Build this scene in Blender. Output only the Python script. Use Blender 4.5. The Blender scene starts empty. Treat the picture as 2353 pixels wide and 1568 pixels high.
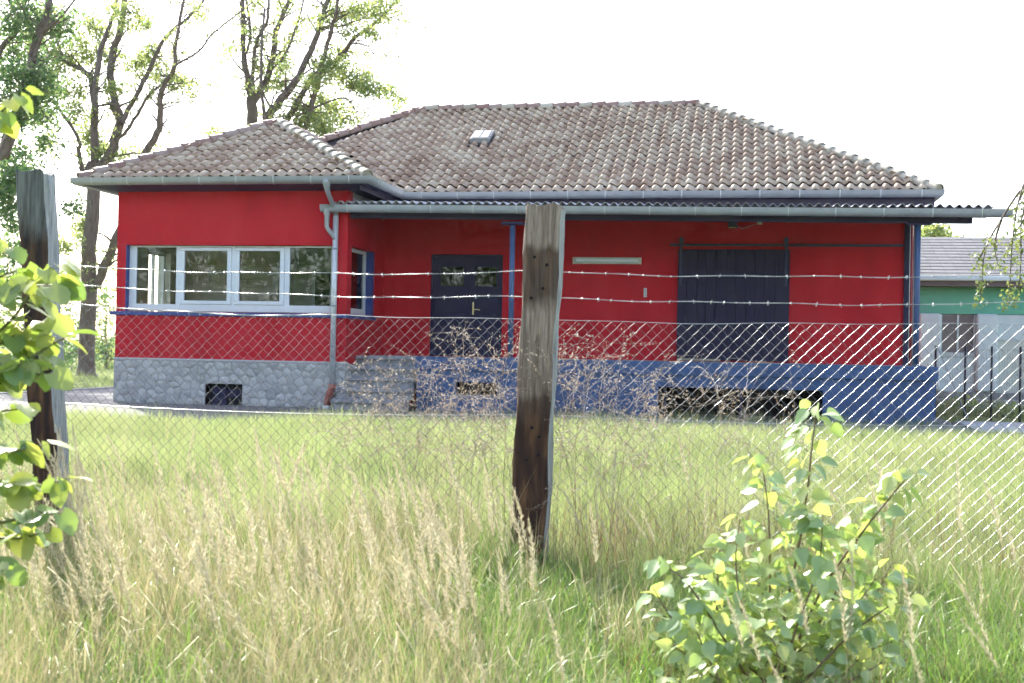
import bpy, math, random
import numpy as np
from mathutils import Vector, Matrix

R = math.radians
rng = random.Random(7)
scene = bpy.context.scene
col = scene.collection

# ------------------------------------------------------------------ camera
CAM = np.array([8.3827, -28.0649, 1.3465])
F_PX = 2841.5                      # focal length in pixels of a 2352 x 1568 picture
yaw, pitch, roll = -0.1858, 0.0061, 0.0187
fw = np.array([math.sin(yaw)*math.cos(pitch), math.cos(yaw)*math.cos(pitch), math.sin(pitch)])
rt0 = np.array([math.cos(yaw), -math.sin(yaw), 0.0]); up0 = np.cross(rt0, fw)
RT = math.cos(roll)*rt0 + math.sin(roll)*up0
UP = -math.sin(roll)*rt0 + math.cos(roll)*up0
cd = bpy.data.cameras.new('camera'); cam = bpy.data.objects.new('camera', cd); col.objects.link(cam)
cd.sensor_width = 36.0; cd.lens = F_PX/2352*36.0
cd.clip_start = 0.05; cd.clip_end = 3000
m = Matrix.Identity(4)
for i in range(3):
    m[i][0] = RT[i]; m[i][1] = UP[i]; m[i][2] = -fw[i]; m[i][3] = CAM[i]
cam.matrix_world = m
cd.dof.use_dof = True; cd.dof.focus_distance = 15.0; cd.dof.aperture_fstop = 4.0
scene.camera = cam

# ------------------------------------------------------------------ world, sun, exposure
SUN_AZ, SUN_EL = -36.0, 37.0
world = bpy.data.worlds.new('World'); scene.world = world; world.use_nodes = True
wn = world.node_tree
sky = wn.nodes.new('ShaderNodeTexSky'); sky.sky_type = 'NISHITA'; sky.sun_disc = False
sky.sun_elevation = R(SUN_EL); sky.sun_rotation = R(SUN_AZ)
sky.dust_density = 1.6; sky.air_density = 1.0; sky.ozone_density = 1.0
bg = wn.nodes['Background']; bg.inputs[1].default_value = 0.14
hsv = wn.nodes.new('ShaderNodeHueSaturation'); hsv.inputs['Saturation'].default_value = 0.8      # milky, hazy sky
tint = wn.nodes.new('ShaderNodeMix'); tint.data_type = 'RGBA'; tint.blend_type = 'MULTIPLY'; tint.inputs[0].default_value = 1.0; tint.inputs[7].default_value = (1.02, 0.985, 1.01, 1)
wn.links.new(sky.outputs[0], hsv.inputs['Color']); wn.links.new(hsv.outputs[0], tint.inputs[6]); wn.links.new(tint.outputs[2], bg.inputs[0])
sd = bpy.data.lights.new('sun', 'SUN'); sd.energy = 3.6; sd.angle = R(1.5); sd.color = (1.0, 0.955, 0.83)
sun = bpy.data.objects.new('sun', sd); col.objects.link(sun)
sdir = Vector((math.cos(R(SUN_EL))*math.sin(R(SUN_AZ)), math.cos(R(SUN_EL))*math.cos(R(SUN_AZ)), math.sin(R(SUN_EL))))
sun.rotation_euler = (-sdir).to_track_quat('-Z', 'Y').to_euler(); sun.location = sdir*60
vs = scene.view_settings
vs.view_transform = 'Standard'; vs.look = 'None'; vs.exposure = 1.92; vs.gamma = 1.0; vs.use_curve_mapping = False
cy = scene.cycles
cy.use_adaptive_sampling = True; cy.adaptive_threshold = 0.035; cy.adaptive_min_samples = 16
cy.max_bounces = 5; cy.diffuse_bounces = 3; cy.glossy_bounces = 3; cy.transmission_bounces = 4; cy.transparent_max_bounces = 8
cy.caustics_reflective = False; cy.caustics_refractive = False

def ray(u, v):
    return fw + RT*(u-1176)/F_PX - UP*(v-784)/F_PX
def at(u, v, y):
    """point of the place seen at picture position (u, v) that stands at depth y"""
    d = ray(u, v); return CAM + d*(y-CAM[1])/d[1]
def gz(y):
    """height of the ground: level round the house, falling a little towards the road"""
    if y > -12: return 0.0
    t = min(1.0, (-12-y)/14.0)
    return -0.42*t**1.6

# ------------------------------------------------------------------ object helpers
def tag(o, label=None, cat=None, group=None, kind=None):
    if label: o['label'] = label
    if cat: o['category'] = cat
    if group: o['group'] = group
    if kind: o['kind'] = kind
    return o
def empty(name, loc=(0, 0, 0), label=None, cat=None, group=None, parent=None):
    o = bpy.data.objects.new(name, None); col.objects.link(o); o.location = loc
    o.empty_display_size = 0.1
    if parent: o.parent = parent
    return tag(o, label, cat, group)
def link_mesh(name, me, parent=None, loc=None):
    o = bpy.data.objects.new(name, me); col.objects.link(o)
    if parent: o.parent = parent
    if loc is not None: o.location = loc
    return o

class MB:
    def __init__(s): s.v = []; s.f = []
    def add(s, vs_, fs_):
        n = len(s.v); s.v += [tuple(map(float, p)) for p in vs_]
        s.f += [tuple(i+n for i in f) for f in fs_]; return s
    def box(s, x0, x1, y0, y1, z0, z1, ch=0.0):
        if ch <= 0:
            s.add([(x0,y0,z0),(x1,y0,z0),(x1,y1,z0),(x0,y1,z0),(x0,y0,z1),(x1,y0,z1),(x1,y1,z1),(x0,y1,z1)],
                  [(0,3,2,1),(4,5,6,7),(0,1,5,4),(1,2,6,5),(2,3,7,6),(3,0,4,7)])
        else:   # box with chamfered edges
            X = (x0, x1); Y = (y0, y1); Z = (z0, z1); vv = []; idx = {}
            for i in range(2):
                for j in range(2):
                    for k in range(2):
                        for a in range(3):
                            p = [X[i], Y[j], Z[k]]; sg = [1 if i == 0 else -1, 1 if j == 0 else -1, 1 if k == 0 else -1]
                            for b in range(3):
                                if b != a: p[b] += sg[b]*ch
                            idx[(i,j,k,a)] = len(vv); vv.append(p)
            ff = []
            for a in range(3):
                b, c = (a+1) % 3, (a+2) % 3
                for e in range(2):
                    q = []
                    for (p1, p2) in ((0,0),(1,0),(1,1),(0,1)):
                        t = [0,0,0]; t[a] = e; t[b] = p1; t[c] = p2; q.append(idx[(*t, a)])
                    ff.append(tuple(q if e else q[::-1]))
                for e1 in range(2):
                    for e2 in range(2):
                        t0 = [0,0,0]; t1 = [0,0,0]; t0[b] = t1[b] = e1; t0[c] = t1[c] = e2; t0[a] = 0; t1[a] = 1
                        q = [idx[(*t0,b)], idx[(*t1,b)], idx[(*t1,c)], idx[(*t0,c)]]
                        ff.append(tuple(q if (e1 != e2) else q[::-1]))
            for i in range(2):
                for j in range(2):
                    for k in range(2):
                        q = [idx[(i,j,k,0)], idx[(i,j,k,1)], idx[(i,j,k,2)]]
                        ff.append(tuple(q if (i+j+k) % 2 == 1 else q[::-1]))
            s.add(vv, ff)
        return s
    def tube(s, pts, rad, n=8, caps=True, twist=0.0):
        pts = [np.array(p, float) for p in pts]
        if not hasattr(rad, '__len__'): rad = [rad]*len(pts)
        vv = []; ff = []
        prev = None
        for i, p in enumerate(pts):
            a = pts[min(i+1, len(pts)-1)] - pts[max(i-1, 0)]
            L = np.linalg.norm(a); a = a/L if L > 1e-9 else np.array([0,0,1.0])
            if prev is None:
                h = np.array([0,0,1.0]) if abs(a[2]) < 0.9 else np.array([1.0,0,0])
            else: h = prev
            u = h - a*(h@a); u /= max(np.linalg.norm(u), 1e-9); w = np.cross(a, u); prev = u
            for k in range(n):
                t = 2*math.pi*k/n + twist
                vv.append(p + rad[i]*(math.cos(t)*u + math.sin(t)*w))
        for i in range(len(pts)-1):
            for k in range(n):
                ff.append((i*n+k, i*n+(k+1) % n, (i+1)*n+(k+1) % n, (i+1)*n+k))
        if caps:
            ff.append(tuple(range(n))[::-1]); b = (len(pts)-1)*n; ff.append(tuple(b+k for k in range(n)))
        return s.add(vv, ff)
    def prism(s, poly, y0, y1):          # polygon in x-z, extruded in y
        n = len(poly)
        vv = [(x, y0, z) for x, z in poly] + [(x, y1, z) for x, z in poly]
        ff = [tuple(range(n)), tuple(range(2*n-1, n-1, -1))] + [((i+1) % n, i, n+i, n+(i+1) % n) for i in range(n)]
        return s.add(vv, ff)
    def sweep(s, prof, path, closed=False):
        """prof: list of (out, z); path: list of (x, y, z, nx, ny) with outward direction"""
        n = len(prof); vv = []; ff = []
        for (x, y, z, nx, ny) in path:
            for (o, h) in prof: vv.append((x+nx*o, y+ny*o, z+h))
        for i in range(len(path)-1):
            for k in range(n-1 if not closed else n):
                k2 = (k+1) % n
                ff.append((i*n+k, i*n+k2, (i+1)*n+k2, (i+1)*n+k))
        return s.add(vv, ff)
    def mesh(s, name, mat=None, smooth=False):
        me = bpy.data.meshes.new(name); me.from_pydata(s.v, [], s.f); me.update()
        if mat: me.materials.append(mat)
        if smooth: me.polygons.foreach_set('use_smooth', [True]*len(me.polygons))
        return me
    def build(s, name, mat, parent=None, smooth=False, loc=None):
        return link_mesh(name, s.mesh(name, mat, smooth), parent, loc)

def wall_x(mb, y0, y1, x0, x1, z0, z1, holes):
    """wall along x between y0 and y1 with rectangular openings (hx0, hx1, hz0, hz1)"""
    xs = sorted({x0, x1, *[h[0] for h in holes], *[h[1] for h in holes]})
    for a, b in zip(xs[:-1], xs[1:]):
        hs = sorted([(h[2], h[3]) for h in holes if h[0] <= a+1e-6 and h[1] >= b-1e-6]); z = z0
        for (p, q) in hs:
            if p > z+1e-6: mb.box(a, b, y0, y1, z, p)
            z = q
        if z < z1-1e-6: mb.box(a, b, y0, y1, z, z1)
    return mb
def wall_y(mb, x0, x1, y0, y1, z0, z1, holes):
    ys = sorted({y0, y1, *[h[0] for h in holes], *[h[1] for h in holes]})
    for a, b in zip(ys[:-1], ys[1:]):
        hs = sorted([(h[2], h[3]) for h in holes if h[0] <= a+1e-6 and h[1] >= b-1e-6]); z = z0
        for (p, q) in hs:
            if p > z+1e-6: mb.box(x0, x1, a, b, z, p)
            z = q
        if z < z1-1e-6: mb.box(x0, x1, a, b, z, z1)
    return mb

# ------------------------------------------------------------------ materials
def new_mat(name):
    mt = bpy.data.materials.new(name); mt.use_nodes = True
    nt = mt.node_tree; return mt, nt, nt.nodes['Principled BSDF'], nt.nodes['Material Output']
def nd(nt, typ, **kw):
    n = nt.nodes.new(typ)
    for k, v in kw.items():
        if k.startswith('i_'): n.inputs[k[2:].replace('_', ' ')].default_value = v
        else: setattr(n, k, v)
    return n
def ramp(nt, fac, stops):
    r = nt.nodes.new('ShaderNodeValToRGB'); e = r.color_ramp.elements
    e[0].position = stops[0][0]; e[0].color = (*stops[0][1], 1); e[1].position = stops[-1][0]; e[1].color = (*stops[-1][1], 1)
    for p, c in stops[1:-1]:
        k = e.new(p); k.color = (*c, 1)
    nt.links.new(fac, r.inputs[0]); return r
def coords(nt, scale=(1, 1, 1)):
    tc = nt.nodes.new('ShaderNodeTexCoord'); mp = nt.nodes.new('ShaderNodeMapping'); mp.inputs['Scale'].default_value = scale
    nt.links.new(tc.outputs['Object'], mp.inputs['Vector']); return mp.outputs[0]
def M(name, c, rough=0.7, c2=None, scale=4.0, stretch=(1, 1, 1), bump=0.0, bscale=60.0, metallic=0.0, spec=0.4, detail=6, c3=None):
    """painted or raw surface: two or three tones by noise, fine relief"""
    mt, nt, b, out = new_mat(name)
    b.inputs['Roughness'].default_value = rough; b.inputs['Metallic'].default_value = metallic
    b.inputs['Specular IOR Level'].default_value = spec
    if c2 is None: c2 = tuple(x*0.85 for x in c)
    vec = coords(nt, stretch)
    nz = nd(nt, 'ShaderNodeTexNoise'); nz.inputs['Scale'].default_value = scale; nz.inputs['Detail'].default_value = detail
    nz.inputs['Roughness'].default_value = 0.6
    nt.links.new(vec, nz.inputs['Vector'])
    st = [(0.3, c2), (0.7, c)] if c3 is None else [(0.3, c2), (0.52, c), (0.72, c3)]
    r = ramp(nt, nz.outputs[0], st)
    nt.links.new(r.outputs[0], b.inputs['Base Color'])
    if bump:
        n2 = nd(nt, 'ShaderNodeTexNoise'); n2.inputs['Scale'].default_value = bscale; n2.inputs['Detail'].default_value = 4
        nt.links.new(vec, n2.inputs['Vector'])
        bp = nd(nt, 'ShaderNodeBump'); bp.inputs['Strength'].default_value = bump; bp.inputs['Distance'].default_value = 0.01
        nt.links.new(n2.outputs[0], bp.inputs['Height']); nt.links.new(bp.outputs[0], b.inputs['Normal'])
    return mt
def M_rand(name, stops, rough=0.6, spec=0.4, nscale=12.0, namt=0.35, bump=0.0, bscale=50):
    """many alike pieces: each piece takes its own tone, with some mottling"""
    mt, nt, b, out = new_mat(name)
    b.inputs['Roughness'].default_value = rough; b.inputs['Specular IOR Level'].default_value = spec
    oi = nd(nt, 'ShaderNodeObjectInfo'); ge = nd(nt, 'ShaderNodeNewGeometry')
    ad = nd(nt, 'ShaderNodeMath', operation='ADD'); nt.links.new(oi.outputs['Random'], ad.inputs[0]); nt.links.new(ge.outputs['Random Per Island'], ad.inputs[1])
    fr = nd(nt, 'ShaderNodeMath', operation='FRACT'); nt.links.new(ad.outputs[0], fr.inputs[0])
    nz = nd(nt, 'ShaderNodeTexNoise'); nz.inputs['Scale'].default_value = nscale; nz.inputs['Detail'].default_value = 5
    ge2 = ge.outputs['Position']; nt.links.new(ge2, nz.inputs['Vector'])
    mx = nd(nt, 'ShaderNodeMix'); mx.inputs[0].default_value = namt
    nt.links.new(fr.outputs[0], mx.inputs[2]); nt.links.new(nz.outputs[0], mx.inputs[3])
    r = ramp(nt, mx.outputs[0], stops); nt.links.new(r.outputs[0], b.inputs['Base Color'])
    if bump:
        n2 = nd(nt, 'ShaderNodeTexNoise'); n2.inputs['Scale'].default_value = bscale
        nt.links.new(ge2, n2.inputs['Vector'])
        bp = nd(nt, 'ShaderNodeBump'); bp.inputs['Strength'].default_value = bump; bp.inputs['Distance'].default_value = 0.01
        nt.links.new(n2.outputs[0], bp.inputs['Height']); nt.links.new(bp.outputs[0], b.inputs['Normal'])
    return mt
def M_leaf(name, stops, trans, tmix=0.45, rough=0.4, spec=0.5, patch=0.0):
    """leaf or blade: every piece its own tone, light passes through"""
    mt, nt, b, out = new_mat(name)
    b.inputs['Roughness'].default_value = rough; b.inputs['Specular IOR Level'].default_value = spec
    oi = nd(nt, 'ShaderNodeObjectInfo'); ge = nd(nt, 'ShaderNodeNewGeometry')
    ad = nd(nt, 'ShaderNodeMath', operation='ADD'); nt.links.new(oi.outputs['Random'], ad.inputs[0]); nt.links.new(ge.outputs['Random Per Island'], ad.inputs[1])
    fr = nd(nt, 'ShaderNodeMath', operation='FRACT'); nt.links.new(ad.outputs[0], fr.inputs[0])
    fac = fr.outputs[0]
    if patch:                                          # neighbouring plants share a tone: clumps and patches
        nz = nd(nt, 'ShaderNodeTexNoise'); nz.inputs['Scale'].default_value = 0.9; nz.inputs['Detail'].default_value = 4
        nt.links.new(ge.outputs['Position'], nz.inputs['Vector'])
        mr = nd(nt, 'ShaderNodeMapRange'); mr.inputs[1].default_value = 0.3; mr.inputs[2].default_value = 0.7; nt.links.new(nz.outputs[0], mr.inputs[0])
        mp_ = nd(nt, 'ShaderNodeMix'); mp_.inputs[0].default_value = patch; nt.links.new(fac, mp_.inputs[2]); nt.links.new(mr.outputs[0], mp_.inputs[3]); fac = mp_.outputs[0]
    r = ramp(nt, fac, stops); nt.links.new(r.outputs[0], b.inputs['Base Color'])
    tr = nd(nt, 'ShaderNodeBsdfTranslucent')
    mxc = nd(nt, 'ShaderNodeMix', data_type='RGBA', blend_type='MULTIPLY'); mxc.inputs[0].default_value = 1.0
    nt.links.new(r.outputs[0], mxc.inputs[6]); mxc.inputs[7].default_value = (*trans, 1)
    nt.links.new(mxc.outputs[2], tr.inputs[0])
    ms = nd(nt, 'ShaderNodeMixShader'); ms.inputs[0].default_value = tmix
    nt.links.new(b.outputs[0], ms.inputs[1]); nt.links.new(tr.outputs[0], ms.inputs[2]); nt.links.new(ms.outputs[0], out.inputs[0])
    return mt
def M_glass(name, tint=(0.75, 0.8, 0.8), rough=0.02):
    mt, nt, b, out = new_mat(name)
    nt.nodes.remove(b)
    tr = nd(nt, 'ShaderNodeBsdfTransparent'); tr.inputs[0].default_value = (*tint, 1)
    gl = nd(nt, 'ShaderNodeBsdfGlossy'); gl.inputs['Roughness'].default_value = rough
    fn = nd(nt, 'ShaderNodeFresnel'); fn.inputs[0].default_value = 1.7
    ms = nd(nt, 'ShaderNodeMixShader'); nt.links.new(fn.outputs[0], ms.inputs[0])
    nt.links.new(tr.outputs[0], ms.inputs[1]); nt.links.new(gl.outputs[0], ms.inputs[2]); nt.links.new(ms.outputs[0], out.inputs[0])
    return mt

m_red = M('red_render', (0.51, 0.017, 0.027), 0.85, (0.42, 0.015, 0.024), scale=1.6, stretch=(1, 1, 0.4), bump=0.3, bscale=180, spec=0.25, c3=(0.54, 0.026, 0.038), detail=8)
m_blue = M('blue_paint', (0.052, 0.100, 0.220), 0.65, (0.036, 0.066, 0.140), scale=2.6, stretch=(1, 1, 0.35), bump=0.3, bscale=60, c3=(0.070, 0.122, 0.240), detail=9)
m_sill = M('sill_paint', (0.045, 0.07, 0.26), 0.5, (0.035, 0.055, 0.2), scale=5)
m_dark = M('dark_blue_paint', (0.017, 0.013, 0.056), 0.6, (0.012, 0.010, 0.04), scale=6, bump=0.1)
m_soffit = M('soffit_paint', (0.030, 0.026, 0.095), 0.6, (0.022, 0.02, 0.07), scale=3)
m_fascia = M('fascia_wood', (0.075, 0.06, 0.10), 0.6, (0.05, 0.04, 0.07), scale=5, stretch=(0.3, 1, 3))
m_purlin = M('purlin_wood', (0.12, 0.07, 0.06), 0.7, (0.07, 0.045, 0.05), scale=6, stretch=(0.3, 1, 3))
m_zinc = M('zinc', (0.37, 0.385, 0.41), 0.42, (0.28, 0.295, 0.32), scale=2.5, stretch=(1, 1, 1), metallic=0.2, spec=0.5, bump=0.03, bscale=25)
m_zincb = M('zinc_bright', (0.62, 0.64, 0.66), 0.35, (0.45, 0.48, 0.5), scale=6, metallic=0.3, spec=0.6)
m_white = M('white_frame', (0.68, 0.72, 0.76), 0.4, (0.60, 0.65, 0.70), scale=3)
m_lamp = M('lamp_cover', (0.62, 0.64, 0.58), 0.4, (0.5, 0.52, 0.48), scale=8)
m_grey = M('grey_render', (0.36, 0.36, 0.37), 0.85, (0.29, 0.29, 0.30), scale=4, bump=0.2)
m_conc = M('concrete', (0.27, 0.27, 0.28), 0.85, (0.15, 0.15, 0.165), scale=5, bump=0.4, bscale=45, c3=(0.34, 0.34, 0.35))
m_mortar = M('mortar', (0.40, 0.39, 0.375), 0.9, (0.29, 0.28, 0.27), scale=9, bump=0.6, bscale=40)
m_stone = M_rand('stone', [(0.15, (0.29, 0.285, 0.28)), (0.45, (0.41, 0.405, 0.395)), (0.7, (0.49, 0.485, 0.47)), (0.92, (0.40, 0.345, 0.285))], 0.85, 0.3, 7, 0.45, 0.6, 30)
m_tile = M_rand('clay_tile', [(0.22, (0.31, 0.205, 0.145)), (0.42, (0.42, 0.305, 0.225)), (0.58, (0.50, 0.395, 0.30)), (0.80, (0.58, 0.49, 0.375))], 0.68, 0.35, 1.1, 0.62, 0.3, 60)
m_ridge = M_rand('ridge_clay', [(0.15, (0.24, 0.13, 0.11)), (0.5, (0.30, 0.19, 0.16)), (0.9, (0.36, 0.29, 0.25))], 0.55, 0.45, 7, 0.4, 0.3, 50)
m_ridgel = M_rand('ridge_lichen', [(0.15, (0.34, 0.29, 0.23)), (0.5, (0.46, 0.41, 0.33)), (0.9, (0.56, 0.51, 0.42))], 0.7, 0.35, 10, 0.5, 0.4, 40)
m_deck = M('roof_deck', (0.045, 0.035, 0.035), 0.9)
m_eternit = M('fibre_cement', (0.48, 0.48, 0.49), 0.6, (0.34, 0.34, 0.36), scale=5, bump=0.2, c3=(0.58, 0.58, 0.58))
m_plank = M('door_plank', (0.024, 0.018, 0.058), 0.7, (0.012, 0.010, 0.03), scale=7, stretch=(6, 6, 0.35), bump=0.5, bscale=20)
m_iron = M('painted_iron', (0.03, 0.032, 0.085), 0.5, (0.022, 0.022, 0.06), scale=8)
m_col = M('column_paint', (0.065, 0.115, 0.24), 0.45, (0.05, 0.085, 0.18), scale=4)
m_brass = M('brass', (0.62, 0.52, 0.28), 0.35, (0.45, 0.36, 0.2), scale=10, metallic=0.7)
m_clayred = M('clay_pipe', (0.33, 0.095, 0.065), 0.7, (0.22, 0.06, 0.045), scale=9, bump=0.3, c3=(0.36, 0.2, 0.16))
m_pipered = M('red_pipe', (0.30, 0.03, 0.045), 0.5)
m_pipewhite = M('white_pipe', (0.68, 0.68, 0.64), 0.4, (0.55, 0.55, 0.52), scale=8)
m_board = M('bare_board', (0.45, 0.36, 0.26), 0.8, (0.3, 0.24, 0.18), scale=6, stretch=(0.3, 3, 3))
m_int = M('interior_paint', (0.58, 0.57, 0.50), 0.8, (0.50, 0.49, 0.44), scale=2)
m_intfloor = M('interior_floor', (0.10, 0.09, 0.08), 0.6)
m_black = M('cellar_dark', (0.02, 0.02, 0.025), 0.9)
m_glass = M_glass('window_glass', (0.84, 0.88, 0.87))
m_glassd = M_glass('door_glass', (0.25, 0.28, 0.34))

# ================================================================== STRUCTURE
# ---- ground: one sheet to the horizon
def ground_mat():
    mt, nt, b, out = new_mat('meadow_soil'); b.inputs['Roughness'].default_value = 0.95; b.inputs['Specular IOR Level'].default_value = 0.1
    v = coords(nt)
    n1 = nd(nt, 'ShaderNodeTexNoise'); n1.inputs['Scale'].default_value = 0.6; n1.inputs['Detail'].default_value = 8
    nt.links.new(v, n1.inputs['Vector'])
    n2 = nd(nt, 'ShaderNodeTexNoise'); n2.inputs['Scale'].default_value = 14; n2.inputs['Detail'].default_value = 6
    nt.links.new(v, n2.inputs['Vector'])
    mx = nd(nt, 'ShaderNodeMix'); mx.inputs[0].default_value = 0.55; nt.links.new(n1.outputs[0], mx.inputs[2]); nt.links.new(n2.outputs[0], mx.inputs[3])
    r = ramp(nt, mx.outputs[0], [(0.3, (0.10, 0.13, 0.035)), (0.5, (0.15, 0.19, 0.05)), (0.68, (0.22, 0.22, 0.09))])
    nt.links.new(r.outputs[0], b.inputs['Base Color'])
    bp = nd(nt, 'ShaderNodeBump'); bp.inputs['Strength'].default_value = 0.8; bp.inputs['Distance'].default_value = 0.06
    nt.links.new(n2.outputs[0], bp.inputs['Height']); nt.links.new(bp.outputs[0], b.inputs['Normal'])
    return mt
gb = MB()
xs = [-700, -200, -80, -40, -20, -10, 0, 10, 20, 30, 50, 100, 300, 700]
ys = [-500, -120, -60, -40, -30] + [-27+i for i in range(16)] + [-8, 0, 20, 60, 150, 400, 1200]
gv = [(x, y, gz(y) - 0.02) for y in ys for x in xs]; nx = len(xs)
gb.add(gv, [(j*nx+i, j*nx+i+1, (j+1)*nx+i+1, (j+1)*nx+i) for j in range(len(ys)-1) for i in range(nx-1)])
tag(gb.build('ground', ground_mat(), smooth=True), kind='structure')

m_asph = M('asphalt', (0.14, 0.14, 0.15), 0.85, (0.10, 0.10, 0.11), scale=1.5, bump=0.5, bscale=120, c3=(0.19, 0.187, 0.19))
ab = MB()
ab.add([(-9.45, -9.6, 0.004), (1.5, -8.2, 0.004), (12.6, -6.2, 0.004), (40, -5.6, 0.004), (40, -1.2, 0.004), (12.6, -1.2, 0.004),
        (12.6, 10.0, 0.004), (-5.2, 10.0, 0.004), (-5.2, 40, 0.004), (-9.45, 40, 0.004)],
       [(0, 1, 2, 3, 4, 5, 6, 7), (0, 7, 8, 9)])
tag(ab.build('yard_road', m_asph), kind='structure')
m_kerb = M('kerb_stone', (0.55, 0.54, 0.52), 0.85, (0.34, 0.33, 0.32), scale=4, bump=0.4)
kerb = empty('kerb'); tag(kerb, kind='structure')
kme = MB().box(-0.09, 0.09, 0, 1.49, -0.05, 0.045, 0.012).mesh('kerb_stone', m_kerb)
for i in range(22): link_mesh('kerb_stone', kme, kerb, (-9.54, -8+i*1.5, 0))
pv = MB(); pv.add([(12.62, -4.4, 0.008), (40, -3.8, 0.008), (40, -1.5, 0.05), (12.62, -1.5, 0.05)], [(0, 1, 2, 3)])
tag(pv.build('concrete_path', M('path_concrete', (0.42, 0.42, 0.43), 0.85, (0.33, 0.33, 0.34), scale=2, bump=0.3)), kind='structure')
fp = MB(); fp.add([(-160, 88, 0.006), (-14, 88, 0.006), (-14, 97, 0.006), (-160, 97, 0.006)], [(0, 1, 2, 3)])
tag(fp.build('far_road', M('far_road_surface', (0.5, 0.47, 0.44), 0.9)), kind='structure')

# ================================================================== THE RED HOUSE
WW, DW, EV = 5.336, 2.718, 0.579
XL, ZG, ZT, ZP, ZD = 11.79, 4.89, 4.69, 0.99, 1.15
H = 5.30; ZR = 7.85; PITCH = (ZR-ZG)/H
XLE = -WW-EV; XRE = XL+EV
house = empty('red_house', (0, 0, 0), 'red rendered house with hipped tile roof, stone plinth and blue loading dock', 'house')
# walls
win = (-5.12, -0.28, 2.03, 3.50)
wb = wall_x(MB(), -DW, -DW+0.3, -WW, 0, ZP, 4.78, [win]); wall_x(wb, -DW+0.02, -DW+0.3, -WW, 0, 0, ZP, [(-3.18, -2.32, -0.05, 0.47)])
wing_wall = wb.build('wing_wall', m_red, house)
sb = wall_y(MB(), -0.3, 0, -DW+0.3, 0, ZP-0.03, 4.32, [(-2.43, -0.74, 2.03, 3.51)]); sb.build('wing_side_wall', m_red, house)
MB().box(-0.3, -0.002, -DW+0.3, 0, 4.32, 4.78).build('unpainted_wall_strip', m_grey, house)
wall_y(MB(), -WW, -WW+0.3, -DW+0.3, 9.4, 0, 4.78, [(-1.85, -0.75, 2.0, 3.45)]).build('left_wall', m_grey, house)
wall_x(MB(), 0, 0.3, 0, XL, 0, 4.78, [(1.14, 2.86, ZD+0.003, 3.53)]).build('main_wall', m_red, house)
MB().box(XL-0.3, XL, 0.3, 9.4, 0, 4.78).box(-WW, XL-0.3, 9.1, 9.4, 0, 4.78).build('rear_walls', m_red, house)
MB().box(XL-0.02, XL+0.09, -0.05, 0.18, ZD, 4.3).build('corner_trim', m_dark, house)
# interior of the wing
ib = MB(); ib.box(-WW+0.3, -0.3, -0.02, 0.0, 1.0, 4.5); ib.box(-WW+0.3, -0.3, -DW+0.31, -0.02, 4.40, 4.5)
ib.box(-2.3, -2.2, -1.1, -0.02, 1.0, 4.4)
wall_y(ib, -WW+0.3, -WW+0.315, -DW+0.31, -0.02, 1.0, 4.4, [(-1.85, -0.75, 2.0, 3.45)])
ib.build('interior_lining', m_int, house)
MB().box(-WW+0.3, -0.3, -DW+0.31, -0.02, 0.95, 1.0).build('interior_floor', m_intfloor, house)
dbm = MB().box(-1.75, -0.75, -0.06, -0.02, 1.0, 3.2); dbm.build('interior_door', m_white, house)
for (a, b) in ((-1.66, -1.3), (-1.2, -0.84)):
    MB().box(a, b, -0.07, -0.055, 1.9, 3.1).build('interior_door_pane', m_black, house)
lw = MB(); 
for y0, y1 in ((-1.85, -1.79), (-1.33, -1.27), (-0.81, -0.75)): lw.box(-WW+0.12, -WW+0.18, y0, y1, 2.0, 3.45)
for z0, z1 in ((2.0, 2.07), (3.38, 3.45)): lw.box(-WW+0.115, -WW+0.185, -1.84, -0.76, z0, z1)
for y0, y1 in ((-1.86, -1.848), (-0.752, -0.74)): MB().box(-WW-0.001, -WW+0.32, y0, y1, 1.99, 3.46).build('window_reveal', m_int, house)
lwo = lw.build('side_window_frame', m_white, house)

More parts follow.
